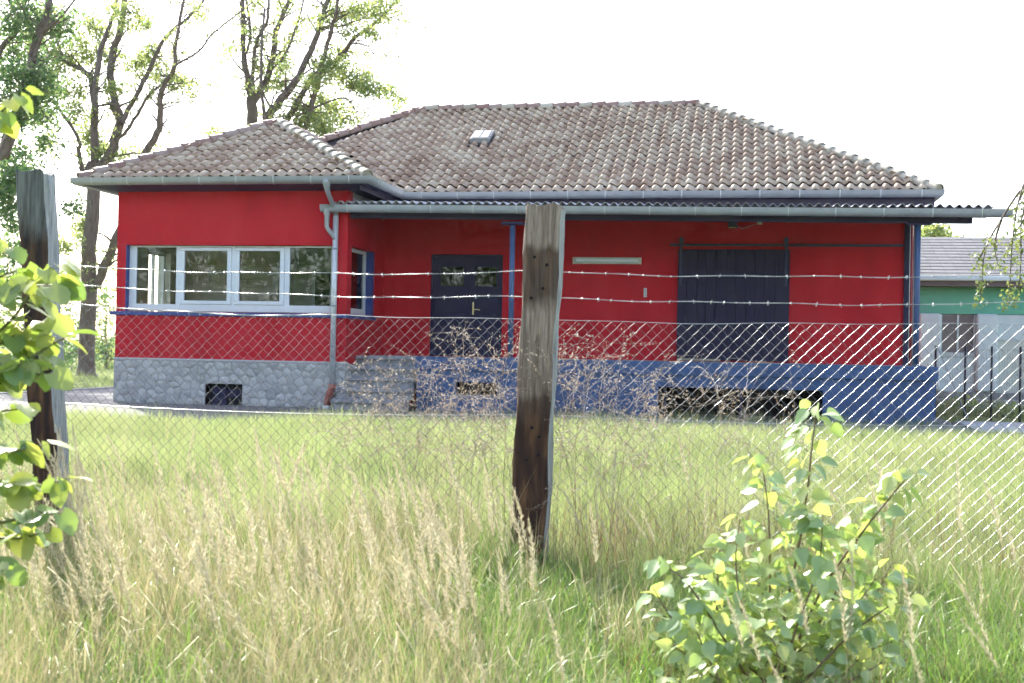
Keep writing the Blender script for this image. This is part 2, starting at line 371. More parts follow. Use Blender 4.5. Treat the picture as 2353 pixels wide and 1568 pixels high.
# stone plinth with single stones
def clip(poly, nx_, ny_, c):
    out = []
    for i in range(len(poly)):
        p, q = poly[i], poly[(i+1) % len(poly)]
        dp, dq = p[0]*nx_+p[1]*ny_-c, q[0]*nx_+q[1]*ny_-c
        if dp <= 0: out.append(p)
        if dp*dq < 0:
            t = dp/(dp-dq); out.append((p[0]+(q[0]-p[0])*t, p[1]+(q[1]-p[1])*t))
    return out
def stones(x0, x1, z0, z1, hole, cols, rows, seed, jit=0.42):
    r = random.Random(seed); pts = []
    dx = (x1-x0)/cols; dz = (z1-z0)/rows
    for j in range(-1, rows+1):
        sh = r.uniform(-0.5, 0.5)
        for i in range(-1, cols+1):
            pts.append((x0+(i+0.5+sh+r.uniform(-jit, jit))*dx, z0+(j+0.5+r.uniform(-jit, jit)*0.8)*dz))
    res = []
    for k, p in enumerate(pts):
        poly = [(x0, z0), (x1, z0), (x1, z1), (x0, z1)]
        for q in pts:
            if q is p or abs(q[0]-p[0]) > 3.2*dx or abs(q[1]-p[1]) > 3.2*dz: continue
            n_ = (q[0]-p[0], (q[1]-p[1])); c = (q[0]**2-p[0]**2+q[1]**2-p[1]**2)/2
            poly = clip(poly, n_[0], n_[1], c)
            if len(poly) < 3: break
        if len(poly) < 3: continue
        if hole:
            cx = sum(a[0] for a in poly)/len(poly); cz = sum(a[1] for a in poly)/len(poly)
            hx0, hx1, hz0, hz1 = hole
            if any(hx0-0.01 < a[0] < hx1+0.01 and hz0-0.01 < a[1] < hz1+0.01 for a in poly) or (hx0 < cx < hx1 and hz0 < cz < hz1):
                opts = [(max(0, hx0-min(a[0] for a in poly)), (1, 0, hx0)), (max(0, max(a[0] for a in poly)-hx1), (-1, 0, -hx1)),
                        (max(0, max(a[1] for a in poly)-hz1), (0, -1, -hz1))]
                o = max(opts, key=lambda t: t[0]); poly = clip(poly, *o[1])
                if len(poly) < 3: continue
        res.append(poly)
    return res
cellar = (-3.18, -2.32, -0.05, 0.47)
plinth = wall_x(MB(), -DW-0.015, -DW+0.3, -WW-0.012, 0.012, -0.05, ZP-0.02, [cellar]).build('plinth', m_mortar, house)
MB().box(-0.3, 0.012, -DW+0.301, -1.6, -0.05, ZP-0.035).build('plinth_side', m_mortar, house)
MB().box(-WW-0.02, 0.02, -DW-0.035, -DW+0.1, ZP-0.022, ZP+0.012).build('plinth_coping', M('lime_edge', (0.55, 0.55, 0.56), 0.9), house)
sr = random.Random(11)
for poly in stones(-WW, 0.0, 0.0, ZP-0.03, cellar, 25, 6, 5, 0.40):
    cx = sum(a[0] for a in poly)/len(poly); cz = sum(a[1] for a in poly)/len(poly)
    d = [math.hypot(a[0]-cx, a[1]-cz) for a in poly]
    if min(d) < 0.035: continue
    gap = sr.uniform(0.004, 0.020); prd = sr.uniform(0.003, 0.022)
    # cut corners once so that the outline is rounded
    rp = []
    n = len(poly)
    for i in range(n):
        a, b_, c = poly[i-1], poly[i], poly[(i+1) % n]
        for t, q in ((0.24, a), (0.24, c)): rp.append((b_[0]+(q[0]-b_[0])*t, b_[1]+(q[1]-b_[1])*t))
    def inset(pl, g):
        o = []
        for a in pl:
            L = math.hypot(a[0]-cx, a[1]-cz); k = max(0.3, (L-g)/max(L, 1e-6)); o.append((cx+(a[0]-cx)*k, cz+(a[1]-cz)*k))
        return o
    p0, p1 = inset(rp, gap), inset(rp, gap+0.022)
    n = len(rp); y0 = -DW-0.014; sm = MB()
    tx, tz = sr.uniform(-0.05, 0.05), sr.uniform(-0.05, 0.05)
    vv = [(a[0]-cx, y0, a[1]-cz) for a in p0] + [(a[0]-cx, y0-prd+(a[0]-cx)*tx+(a[1]-cz)*tz, a[1]-cz) for a in p1] + [(0, y0-prd-0.008, 0)]
    ff = [(i, (i+1) % n, n+(i+1) % n, n+i) for i in range(n)] + [(n+i, n+(i+1) % n, 2*n) for i in range(n)]
    sm.add(vv, ff); sm.build('stone', m_stone, plinth, loc=(cx, 0, cz))
for poly in stones(-DW+0.02, -1.6, 0.0, ZP-0.05, None, 4, 6, 9):
    cx = sum(a[0] for a in poly)/len(poly); cz = sum(a[1] for a in poly)/len(poly); n = len(poly)
    k1 = 0.86; k2 = 0.72
    vv = [(0.011, (a[0]-cx)*k1, (a[1]-cz)*k1) for a in poly] + [(0.035, (a[0]-cx)*k2, (a[1]-cz)*k2) for a in poly]
    MB().add(vv, [(i, (i+1) % n, n+(i+1) % n, n+i) for i in range(n)] + [tuple(range(n, 2*n))]).build('stone', m_stone, plinth, loc=(0, cx, cz))
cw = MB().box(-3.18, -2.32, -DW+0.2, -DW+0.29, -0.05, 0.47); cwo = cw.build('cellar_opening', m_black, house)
MB().box(-3.05, -2.75, -DW+0.12, -DW+0.16, 0.0, 0.40).box(-2.72, -2.4, -DW+0.13, -DW+0.16, 0.18, 0.34).build('cellar_shutter', m_dark, house)

# wing front window
FY = -DW+0.13
wf = empty('front_window', parent=house)
f = MB()
f.box(-5.10, -0.30, FY, FY+0.08, 2.05, 2.20); f.box(-5.10, -0.30, FY, FY+0.08, 3.455, 3.492)
for a, b in ((-5.10, -4.93), (-3.985, -3.885), (-2.68, -2.60), (-1.46, -1.345), (-0.40, -0.30)): f.box(a, b, FY+0.002, FY+0.078, 2.2, 3.455)
f.build('window_frame', m_white, wf)
for a, b in ((-3.885, -2.68), (-2.60, -1.46)):
    s_ = MB(); w = 0.10
    s_.box(a+0.003, b-0.003, FY-0.02, FY+0.06, 2.203, 2.203+w-0.02, 0.008); s_.box(a+0.003, b-0.003, FY-0.02, FY+0.06, 3.45-w+0.03, 3.45, 0.008)
    s_.box(a+0.003, a+w, FY-0.018, FY+0.058, 2.203+w-0.02, 3.45-w+0.03); s_.box(b-w, b-0.003, FY-0.018, FY+0.058, 2.203+w-0.02, 3.45-w+0.03)
    s_.build('window_sash', m_white, wf)
    MB().box(a+w, b-w, FY+0.025, FY+0.033, 2.26, 3.40).build('window_pane', m_glass, wf)
for a, b in ((-4.93, -3.985), (-1.345, -0.40)):
    MB().box(a-0.005, b+0.005, FY+0.035, FY+0.043, 2.195, 3.46).build('window_pane', m_glass, wf)
MB().box(-5.121, -5.105, -DW+0.002, FY+0.1, 2.03, 3.50).build('window_reveal', m_sill, wf)
sl = MB(); sl.box(-WW-0.12, 0.055, -DW-0.06, FY-0.001, 1.94, 2.025, 0.012); sl.box(-0.11, 0.06, FY+0.001, -0.70, 1.94, 2.025, 0.012)
sl.build('window_sill', m_sill, wf)
# wing side window
ws = empty('side_window', parent=house)
SX = -0.15
f = MB(); f.box(SX-0.07, SX, -2.42, -0.90, 2.05, 2.18); f.box(SX-0.07, SX, -2.42, -0.90, 3.43, 3.50)
for a, b in ((-2.42, -2.32), (-1.02, -0.90)): f.box(SX-0.068, SX-0.002, a, b, 2.18, 3.43)
f.build('window_frame', m_white, ws)
MB().box(SX-0.04, SX-0.032, -2.32, -1.02, 2.18, 3.43).build('window_pane', m_glass, ws)
MB().box(-0.28, -0.003, -0.90, -0.742, 2.03, 3.508).build('window_reveal', m_sill, ws)

# double door
dd = empty('double_door', parent=house)
MB().box(1.142, 1.19, 0.06, 0.14, ZD+0.005, 3.528).box(2.81, 2.858, 0.06, 0.14, ZD+0.005, 3.528).box(1.19, 2.81, 0.06, 0.14, 3.46, 3.528).build('door_frame', m_dark, dd)
for a, b, pa, pb in ((1.195, 2.065, 1.36, 1.92), (2.072, 2.805, 2.19, 2.70)):
    l = wall_x(MB(), 0.09, 0.13, a, b, ZD+0.01, 3.455, [(pa, pb, 2.79, 3.24)]); leaf = l.build('door_leaf', m_dark, dd)
    for z0, z1 in ((2.74, 2.785), (3.245, 3.285)): MB().box(pa-0.04, pb+0.04, 0.082, 0.092, z0, z1).build('door_moulding', m_dark, leaf)
    MB().box(a+0.12, b-0.12, 0.080, 0.092, 1.35, 2.15, 0.006).build('door_panel', m_dark, leaf)
    MB().box(pa, pb, 0.115, 0.12, 2.79, 3.24).build('door_pane', m_glassd, leaf)
MB().box(2.05, 2.082, 0.075, 0.093, ZD+0.01, 3.455).build('door_rebate', m_dark, dd)
hb = MB().box(2.135, 2.175, 0.078, 0.09, 2.13, 2.42, 0.004); hb.tube([(2.155, 0.08, 2.25), (2.155, 0.02, 2.25), (2.29, 0.02, 2.25), (2.33, 0.025, 2.235)], 0.011, 6)
hb.build('door_handle', m_brass, dd)

# sliding door with planks
sdoor = empty('sliding_door', parent=house)
px = 6.88; pr = random.Random(3); k = 0
while px < 9.30:
    w = min(pr.uniform(0.19, 0.26), 9.34-px)
    if 9.34-(px+w) < 0.1: w = 9.34-px
    MB().box(px+0.004, px+w-0.004, -0.085-pr.uniform(0, 0.008), -0.05, ZD+0.03, 3.66+pr.uniform(-0.006, 0.006), 0.005).build('plank', m_plank, sdoor); px += w
MB().box(6.885, 9.335, -0.046, -0.021, ZD+0.03, 3.655).build('door_backing', m_black, sdoor)
for z in (1.4, 3.3): MB().box(6.9, 9.32, -0.049, -0.0205, z, z+0.15).build('door_ledge', m_plank, sdoor)
for x in (6.95, 9.25):
    s_ = MB().box(x-0.03, x+0.03, -0.115, -0.094, 2.85, 3.93, 0.004); s_.tube([(x, -0.13, 3.86), (x, -0.06, 3.86)], 0.06, 14); s_.build('hanger_strap', m_iron, sdoor)
rl = MB().box(6.70, 11.74, -0.075, -0.05, 3.73, 3.785)
for i in range(9): rl.box(6.8+i*0.6, 6.84+i*0.6, -0.052, 0.0, 3.74, 3.775)
rl.build('sliding_rail', m_iron, house)
MB().box(6.91, 7.86, -0.30, -0.13, ZD+0.012, ZD+0.06, 0.006).build('threshold_board', m_board, house)

# wall fittings
lt = empty('strip_light', parent=house)
MB().box(4.49, 6.06, -0.05, -0.001, 3.32, 3.475, 0.01).build('lamp_housing', m_lamp, lt)
MB().box(4.56, 6.0, -0.10, -0.051, 3.345, 3.45, 0.02).build('lamp_cover', m_white, lt)
bl = empty('door_bell', parent=house)
MB().box(6.12, 6.19, -0.025, -0.001, 2.58, 2.78, 0.004).build('bell_plate', m_zincb, bl)
for z in (2.62, 2.68, 2.74): MB().box(6.135, 6.175, -0.032, -0.024, z-0.018, z+0.018).build('bell_button', m_grey, bl)
fl = empty('floodlight', parent=house)
MB().box(7.98, 8.18, -0.24, -0.10, 4.12, 4.27, 0.012).build('flood_housing', m_iron, fl)
MB().box(8.0, 8.16, -0.246, -0.238, 4.122, 4.145).build('flood_glass', m_brass, fl)
MB().box(8.06, 8.10, -0.12, -0.001, 4.18, 4.30).build('flood_bracket', m_iron, fl)
MB().box(8.62, 8.72, -0.05, -0.001, 4.22, 4.32, 0.006).build('junction_box', m_lamp, house)
MB().tube([(8.1, -0.05, 4.2), (8.3, -0.03, 4.13), (8.5, -0.02, 4.2), (8.62, -0.02, 4.24)], 0.008, 5).build('cable', m_grey, house)

# loading dock and steps
dock = empty('loading_dock', parent=house)
DY = -2.667
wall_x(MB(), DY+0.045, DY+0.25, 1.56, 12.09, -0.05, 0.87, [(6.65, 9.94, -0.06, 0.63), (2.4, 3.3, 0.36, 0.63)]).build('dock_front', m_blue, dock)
MB().box(1.56, 1.8, DY+0.25, -0.001, -0.05, 0.87).box(11.85, 12.09, DY+0.25, -0.001, -0.05, 0.87).build('dock_end_walls', m_blue, dock)
MB().box(1.51, 12.134, DY, DY+0.3, 0.87, ZD, 0.012).build('dock_edge', m_blue, dock)
MB().box(1.512, 12.13, DY+0.302, -0.002, 0.95, ZD-0.003).build('dock_slab', m_conc, dock)
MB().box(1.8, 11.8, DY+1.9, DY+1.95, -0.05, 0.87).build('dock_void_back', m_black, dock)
for x in (6.75, 8.3): MB().box(x, x+0.06, DY+0.3, DY+0.36, 0, 0.63).build('dock_prop', m_dark, dock)
for i in range(5):
    zt = ZD-0.004-0.228*(4-i); y0 = -3.32+0.3*i
    st = empty('step', parent=dock)
    MB().box(0.03 if y0 > -DW-0.05 else -0.12, 1.505, y0, y0+0.36 if i < 4 else -0.002, zt-0.085, zt, 0.015).build('tread', m_conc, st)
    MB().box(0.03 if y0 > -DW-0.05 else -0.1, 1.5, y0+0.06, y0+0.33, zt-0.23, zt-0.086).build('riser', m_conc, st)

# ---- roofs
ZDK = ZG-0.02
WXC = -WW/2; HWX = (WW+2*EV)/2; WPY = -DW-EV+HWX; ZWP = ZG+HWX*PITCH-0.05; WP = (ZWP-ZG)/HWX
YV = -EV+(ZWP-ZG)/PITCH      # where the wing ridge meets the main slope
YE = -EV+2*H; MLX = -5.62
A = (MLX, -EV, ZG); B = (XRE, -EV, ZG); Cc = (XRE, YE, ZG); D = (MLX, YE, ZG)
RL = (MLX+H, -EV+H, ZR); RR = (XRE-H, -EV+H, ZR)
E1 = (XLE, -DW-EV, ZG); E2 = (EV, -DW-EV, ZG); E3 = (EV, -EV, ZG); PK = (WXC, WPY, ZWP); PV = (WXC, YV, ZWP); E0 = (XLE, -EV, ZG)
dk = MB(); dn = lambda p: (p[0], p[1], p[2]-0.035)
dk.add([dn(p) for p in (A, B, Cc, D, RL, RR, E1, E2, E3, PK, PV, E0)],
       [(0, 1, 5, 4), (1, 2, 5), (2, 3, 4, 5), (3, 0, 4), (6, 7, 9), (7, 8, 10, 9), (11, 6, 9, 10)])
roof = dk.build('roof', m_deck, house)
# eaves soffit: sloping boarded underside
def soffit(path_out, path_in, zo, zi, name):
    n = len(path_out); v = [(x, y, zo) for x, y in path_out]+[(x, y, zi) for x, y in path_in]+[(x, y, zo+0.10) for x, y in path_out]
    fs = [(i, i+1, n+i+1, n+i) for i in range(n-1)]+[(i, i+1, 2*n+i+1, 2*n+i) for i in range(n-1)]
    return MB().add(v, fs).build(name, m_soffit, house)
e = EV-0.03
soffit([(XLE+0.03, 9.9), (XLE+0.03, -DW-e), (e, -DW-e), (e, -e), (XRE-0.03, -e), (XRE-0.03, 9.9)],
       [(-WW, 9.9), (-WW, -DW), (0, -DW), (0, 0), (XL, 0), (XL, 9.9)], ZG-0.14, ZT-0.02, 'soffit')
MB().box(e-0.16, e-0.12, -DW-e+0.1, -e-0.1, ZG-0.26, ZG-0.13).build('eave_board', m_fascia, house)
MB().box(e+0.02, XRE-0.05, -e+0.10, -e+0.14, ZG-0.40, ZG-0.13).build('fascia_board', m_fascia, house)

# tiles
TW, TL = 0.248, 0.335
def tile_mesh(name, seed):
    r = random.Random(seed); ns = 8; vv = []; ff = []
    def prof(t):   # S-shaped: hollow pan on the left, round roll on the right
        return 0.042*math.sin(2*math.pi*(t-0.52)) + 0.009*math.sin(4*math.pi*t)
    tw = r.uniform(-0.004, 0.004)
    for j, (yy, lift) in enumerate(((0.0, 0.058), (TL+0.05, 0.004))):
        for i in range(ns+1):
            t = i/ns; vv.append(((t-0.5)*TW*1.06, yy+(0.012*math.sin(2*math.pi*t) if j == 0 else 0), prof(t)+lift+tw*(t-0.5)))
    for i in range(ns+1):
        t = i/ns; vv.append(((t-0.5)*TW*1.06, 0.004+0.012*math.sin(2*math.pi*t), prof(t)+0.058-0.030))
    n = ns+1
    for i in range(ns): ff += [(i, i+1, n+i+1, n+i), (2*n+i, 2*n+i+1, i+1, i)]
    ff += [(ns, 2*n+ns, n+ns), (2*n, 0, n)]
    mb = MB().add(vv, ff)
    return mb
tile_mb = [tile_mesh('roof_tile', i) for i in range(3)]
tile_me = [t.mesh('roof_tile', m_tile, True) for t in tile_mb]
def inside(poly, x, y):
    c = False
    for i in range(len(poly)):
        (x1, y1), (x2, y2) = poly[i], poly[i-1]
        if (y1 > y) != (y2 > y) and x < (x2-x1)*(y-y1)/(y2-y1)+x1: c = not c
    return c
tiles = []; tr_ = random.Random(21)
def lay(origin, a, b, poly3, front, hole=None, off=0.0):
    a = Vector(a).normalized(); b = Vector(b).normalized(); n = a.cross(b).normalized(); o = Vector(origin)
    p2 = [((Vector(p)-o).dot(a), (Vector(p)-o).dot(b)) for p in poly3]
    x0, x1 = min(p[0] for p in p2), max(p[0] for p in p2); y1 = max(p[1] for p in p2)
    j = 0
    while j*TL < y1:
        i = 0
        while x0+i*TW < x1+TW:
            x = x0+i*TW+off; y = j*TL
            if inside(p2, x, y+TL*0.5) and not (hole and hole[0] < x < hole[1] and hole[2] < y+0.16 < hole[3]):
                P = o+a*x+b*(y-(0.06 if j == 0 else 0)+tr_.gauss(0, 0.006)-(0.03 if tr_.random() < 0.012 else 0))+n*(0.012-0.02*math.sin(x*0.7)*math.sin(y*0.9))
                mt_ = Matrix.Identity(4); jr = tr_.gauss(0, 0.012)
                aa = a*math.cos(jr)+b*math.sin(jr); bb = b*math.cos(jr)-a*math.sin(jr)
                for q in range(3): mt_[q][0] = aa[q]; mt_[q][1] = bb[q]; mt_[q][2] = n[q]; mt_[q][3] = P[q]+n[q]*tr_.uniform(-0.004, 0.005)
                tiles.append((front, (P-Vector(CAM)).length, mt_))
            i += 1
        j += 1
sl = math.hypot(H, ZR-ZG)
SKY = (1.50, 2.06, (2.2+EV)/H*sl, (2.95+EV)/H*sl)      # roof window footprint, x from A
lay(A, (1, 0, 0), (0, H, ZR-ZG), [E3, B, RR, RL, (PV[0]-1.2, PV[1]-0.0, 0), PV], True, (SKY[0]-MLX, SKY[1]-MLX, SKY[2], SKY[3]))
lay(E1, (1, 0, 0), (0, HWX, ZWP-ZG), [E1, E2, PK], True)
lay(E2, (0, 1, 0), (-HWX, 0, ZWP-ZG), [E2, E3, PV, PK], False)
lay(B, (0, 1, 0), (-H, 0, ZR-ZG), [B, Cc, RR], False)
lay(E0, (0, -1, 0), (HWX, 0, ZWP-ZG), [E0, E1, PK, PV], False)
lay(D, (0, -1, 0), (H, 0, ZR-ZG), [D, A, RL], False)
tiles.sort(key=lambda t: (not t[0], t[1]))
for k, (fr_, ds, mt_) in enumerate(tiles[:300]):
    o = link_mesh('roof_tile', tile_me[k % 3], roof); o.matrix_local = mt_
rest = MB()
for k, (fr_, ds, mt_) in enumerate(tiles[300:]):
    t = tile_mb[k % 3]; rest.add([mt_ @ Vector(v) for v in t.v], t.f)
tag(rest.build('roof_tiles', m_tile, roof, True), kind='stuff')
# ridge and hip tiles
def cap_mesh(mat):
    ns = 8; vv = []; ff = []; Lc = 0.40
    for yy, r_, lift in ((0, 0.138, 0.02), (0.05, 0.135, 0.02), (Lc, 0.112, 0.0)):
        for i in range(ns+1):
            t = -0.45+(math.pi+0.9)*i/ns; vv.append((math.cos(t)*r_, yy, math.sin(t)*r_*0.85+lift-0.03))
    for i in range(ns+1):
        t = -0.45+(math.pi+0.9)*i/ns; vv.append((math.cos(t)*0.115, 0.0, math.sin(t)*0.115*0.85-0.012))
    n = ns+1
    for j in range(2):
        for i in range(ns): ff.append((j*n+i, j*n+i+1, (j+1)*n+i+1, (j+1)*n+i))
    for i in range(ns): ff.append((3*n+i, 3*n+i+1, i+1, i))
    return MB().add(vv, [f_[::-1] for f_ in ff]).mesh('ridge_tile', mat, True)
cap_r, cap_l = cap_mesh(m_ridge), cap_mesh(m_ridgel)
def ridge(p, q, me, step=0.35):
    p, q = Vector(p), Vector(q); d = (q-p); L = d.length; d.normalize()
    x = d.cross(Vector((0, 0, 1))).normalized(); z = x.cross(d).normalized(); n = int(L/step)
    for i in range(n):
        P = p+d*(i*L/n-0.03)+z*0.045; mt_ = Matrix.Identity(4)
        for k in range(3): mt_[k][0] = x[k]; mt_[k][1] = d[k]; mt_[k][2] = z[k]; mt_[k][3] = P[k]+z[k]*tr_.uniform(-0.006, 0.008)
        o = link_mesh('ridge_tile', me[i % len(me)] if isinstance(me, list) else me, roof); o.matrix_local = mt_
ridge(E1, PK, cap_r); ridge(E2, PK, cap_l); ridge(PV, PK, cap_r); ridge(B, RR, cap_l); ridge(RR, RL, [cap_r, cap_r, cap_l])
ridge((PV[0]-0.3, PV[1]-0.4+0.6, PV[2]+0.12), RL, cap_r) if False else None
dl = Vector(RL)-Vector(A); ridge(Vector(A)+dl*0.30, RL, cap_r)
ridge(Cc, RR, cap_r); ridge(D, RL, cap_r)
# mortar plugs closing the hip ends
for p, q in ((E1, PK), (E2, PK), (B, RR)):
    d = (Vector(q)-Vector(p)).normalized(); c = Vector(p)+Vector((0, 0, 0.055))-d*0.02
    x = d.cross(Vector((0, 0, 1))).normalized(); z = x.cross(d)
    vv = [c+x*math.cos(math.pi*i/8)*0.112+z*(math.sin(math.pi*i/8)*0.095-0.02) for i in range(9)]
    v2 = [v_+d*0.15 for v_ in vv]
    MB().add([tuple(v_) for v_ in vv+v2], [tuple(range(9))]+[(i, i+1, 10+i, 9+i) for i in range(8)]+[(8, 0, 9, 17)]).build('mortar_plug', m_ridgel, roof)
# valley sheet between wing and main slope
vm = MB(); v0, v1 = Vector(E3), Vector(PV); 
vm.add([tuple(v0+Vector((-0.14, 0, 0.03))), tuple(v0+Vector((0.16, 0, 0.01))), tuple(v1+Vector((0.16, 0, 0.02))), tuple(v1+Vector((-0.14, 0, 0.03)))], [(0, 1, 2, 3)])
vm.build('valley_sheet', m_zincb, roof)
# roof window
rw = empty('roof_window', parent=house)
bu = Vector((0, H, ZR-ZG)).normalized(); nu = Vector((0, -(ZR-ZG), H)).normalized()
def rp(x, s, h): return tuple(Vector(A)+Vector((x-MLX, 0, 0))+bu*s+nu*h)
def rbox(mb, x0, x1, s0, s1, h0, h1, h2=None, h3=None):
    h2 = h0 if h2 is None else h2; h3 = h1 if h3 is None else h3
    mb.add([rp(x0,s0,h0), rp(x1,s0,h0), rp(x1,s1,h2), rp(x0,s1,h2), rp(x0,s0,h1), rp(x1,s0,h1), rp(x1,s1,h3), rp(x0,s1,h3)],
           [(0,3,2,1),(4,5,6,7),(0,1,5,4),(1,2,6,5),(2,3,7,6),(3,0,4,7)]); return mb
s0, s1 = SKY[2], SKY[3]
rbox(MB(), SKY[0]-0.12, SKY[1]+0.16, s0-0.16, s1+0.1, 0.0, 0.045).build('flashing', m_deck, rw)
rbox(MB(), SKY[0]+0.02, SKY[1]-0.05, s0+0.06, s1-0.1, 0.04, 0.15, 0.04, 0.12).build('frame', m_grey, rw)
xm = (SKY[0]+SKY[1])/2-0.015
for a, b in ((SKY[0]+0.06, xm-0.012), (xm+0.012, SKY[1]-0.09)):
    rbox(MB(), a, b, s0+0.1, s1-0.14, 0.148, 0.165, 0.12, 0.137).build('roof_window_pane', m_grey, rw)

# gutters
def gutter(name, path, r_=0.092, mat=m_zinc):
    prof = [(r_*1.02, 0.012), (r_, 0.0)]+[(r_*math.cos(math.pi*i/10), -r_*math.sin(math.pi*i/10)**0.7*1.6) for i in range(1, 10)]+[(-r_, 0.0)]
    prof = prof + [(-r_+0.004, 0.0)]+[((r_-0.004)*math.cos(math.pi*(10-i)/10), -(r_-0.004)*math.sin(math.pi*(10-i)/10)**0.7*1.57) for i in range(1, 10)]
    g = MB().sweep([(o, h) for o, h in prof], path); n = len(prof)
    g.f.append(tuple(range(0, 12))); L = (len(path)-1)*n; g.f.append(tuple(range(L+11, L-1, -1)))
    return g.build(name, mat, house, True)
GO = EV+0.075
sq = 1.0
gut = gutter('roof_gutter', [(-WW-GO, 9.9, ZG-0.01, -1, 0), (-WW-GO, -DW-GO, ZG-0.01, -1, -1), (GO-0.02, -DW-GO, ZG-0.01, 1, -1),
                             (GO-0.02, -GO, ZG-0.01, 1, -1), (XL+GO-0.05, -GO, ZG-0.01, 1, -1), (XL+GO-0.05, 9.9, ZG-0.01, 1, 0)])
def bands(path, step, parent, r_=0.0955):
    for (x0, y0, z0), (x1, y1, z1), nx_, ny_ in path:
        L = math.hypot(x1-x0, y1-y0); k = int(L/step)
        for i in range(k):
            t = (i+0.5)/k; x, y, z = x0+(x1-x0)*t, y0+(y1-y0)*t, z0+(z1-z0)*t; tx, ty = (x1-x0)/L*0.011, (y1-y0)/L*0.011
            prof = [(r_*math.cos(math.pi*j/8), -r_*max(0, math.sin(math.pi*j/8))**0.7*1.6) for j in range(0, 8)]
            MB().sweep([(r_, 0.02)]+prof, [(x-tx, y-ty, z, nx_, ny_), (x+tx, y+ty, z, nx_, ny_)]).build('gutter_bracket', m_zincb, parent, True)
bands([((-WW-GO, -DW-GO, ZG-0.01), (GO, -DW-GO, ZG-0.01), 0, -1), ((GO, -GO, ZG-0.01), (XL+GO, -GO, ZG-0.01), 0, -1), ((GO-0.02, -DW-GO, ZG-0.01), (GO-0.02, -GO, ZG-0.01), 1, 0)], 0.8, gut)

# ---- canopy over the dock
can = empty('canopy', parent=house)
cz = lambda x: 4.335-0.0097*(x+0.54)
CY = -2.92
def sheet(x0, x1, name):
    n = int((x1-x0)/0.0221); vv = []; ff = []
    ysn = [(-2.90, 0.075), (-1.6, 0.16), (-0.01, 0.27)]
    for t_ in (0.0, -0.008):
        for (y, dz) in ysn:
            for i in range(n+1):
                x = x0+(x1-x0)*i/n; vv.append((x, y, cz(x)+dz+t_+0.034*math.sin(2*math.pi*x/0.177)))
    w = n+1
    for t_ in range(2):
        for j in range(2):
            for i in range(n):
                q = (t_*3*w+j*w+i, t_*3*w+j*w+i+1, t_*3*w+(j+1)*w+i+1, t_*3*w+(j+1)*w+i); ff.append(q if t_ == 0 else q[::-1])
    for i in range(n): ff.append((3*w+i, 3*w+i+1, i+1, i))
    return MB().add(vv, ff).build(name, m_eternit, can, True)
x = -0.28; k = 0
while x < 13.1:
    s_ = sheet(x, min(x+0.177*5+0.06, 13.15), 'corrugated_sheet'); s_.location.z = 0.009*(k % 2); x += 0.177*5; k += 1
def cbox(x0, x1, y0, y1, d0, d1, name, mat, par=can):
    mb = MB().box(x0, x1, y0, y1, 0, 1); mb.v = [(a, b, cz(a)+(d0 if c < 0.5 else d1)) for a, b, c in mb.v]
    return mb.build(name, mat, par)
cgut = gutter('canopy_gutter', [(-0.54, CY, cz(-0.54), 0, -1), (13.40, CY, cz(13.4), 0, -1)], 0.092)
bands([((-0.4, CY, cz(-0.4)), (13.3, CY, cz(13.3)), 0, -1)], 0.88, cgut)
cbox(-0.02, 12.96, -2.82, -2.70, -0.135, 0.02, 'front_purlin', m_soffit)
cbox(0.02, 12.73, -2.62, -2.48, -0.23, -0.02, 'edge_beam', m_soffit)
cbox(0.02, 12.9, -1.5, -1.38, -0.06, 0.12, 'middle_purlin', m_purlin)
cbox(0.02, 12.9, -0.2, -0.08, 0.06, 0.24, 'wall_purlin', m_purlin)
for i in range(12):
    xx = 0.45+i*1.08; mb = MB().add([(xx, -2.8, cz(xx)-0.10), (xx+0.09, -2.8, cz(xx)-0.10), (xx+0.09, -0.01, cz(xx)+0.06), (xx, -0.01, cz(xx)+0.06),
        (xx, -2.8, cz(xx)+0.0), (xx+0.09, -2.8, cz(xx)+0.0), (xx+0.09, -0.01, cz(xx)+0.19), (xx, -0.01, cz(xx)+0.19)],
        [(0,3,2,1),(4,5,6,7),(0,1,5,4),(1,2,6,5),(2,3,7,6),(3,0,4,7)]); mb.build('rafter', m_purlin, can)
for xx in (3.55, 11.72):
    c_ = empty('column', parent=can)
    MB().tube([(xx, -2.52, ZD), (xx, -2.52, 4.0)], 0.058, 16).build('column_shaft', m_col, c_, True)
    MB().box(xx-0.11, xx+0.11, -2.63, -2.41, ZD-0.002, ZD+0.02).build('base_plate', m_col, c_)
    MB().box(xx-0.23, xx+0.25, -2.62, -2.42, 3.955, 4.02, 0.01).build('column_head', m_soffit, c_)

# ---- downpipes
dp = empty('downpipe', parent=house)
def ring(p, r_, h=0.035): return MB().tube([(p[0], p[1], p[2]-h/2), (p[0], p[1], p[2]+h/2)], r_, 14)
yo = -DW-GO; yw = -DW-0.085; xp = -0.245
MB().tube([(xp-0.02, yo, ZG-0.06), (xp-0.02, yo, ZG-0.14), (xp-0.02, yo+0.01, ZG-0.22), (xp-0.01, yo+0.05, ZG-0.33), (xp, yo+0.30, ZG-0.52), (xp, yw-0.02, ZG-0.66), (xp, yw, ZG-0.78)], [0.10, 0.09, 0.065, 0.052, 0.052, 0.052, 0.052], 14).build('gutter_outlet', m_zinc, dp, True)
MB().tube([(xp, yw, ZG-0.77), (xp-0.005, yw, 2.5), (xp-0.015, yw, 0.44)], 0.06, 14).build('pipe', m_zincb, dp, True)
for z in (3.42, 2.2, 1.35): ring((xp-0.005, yw, z), 0.068).build('pipe_clamp', m_zinc, dp, True)
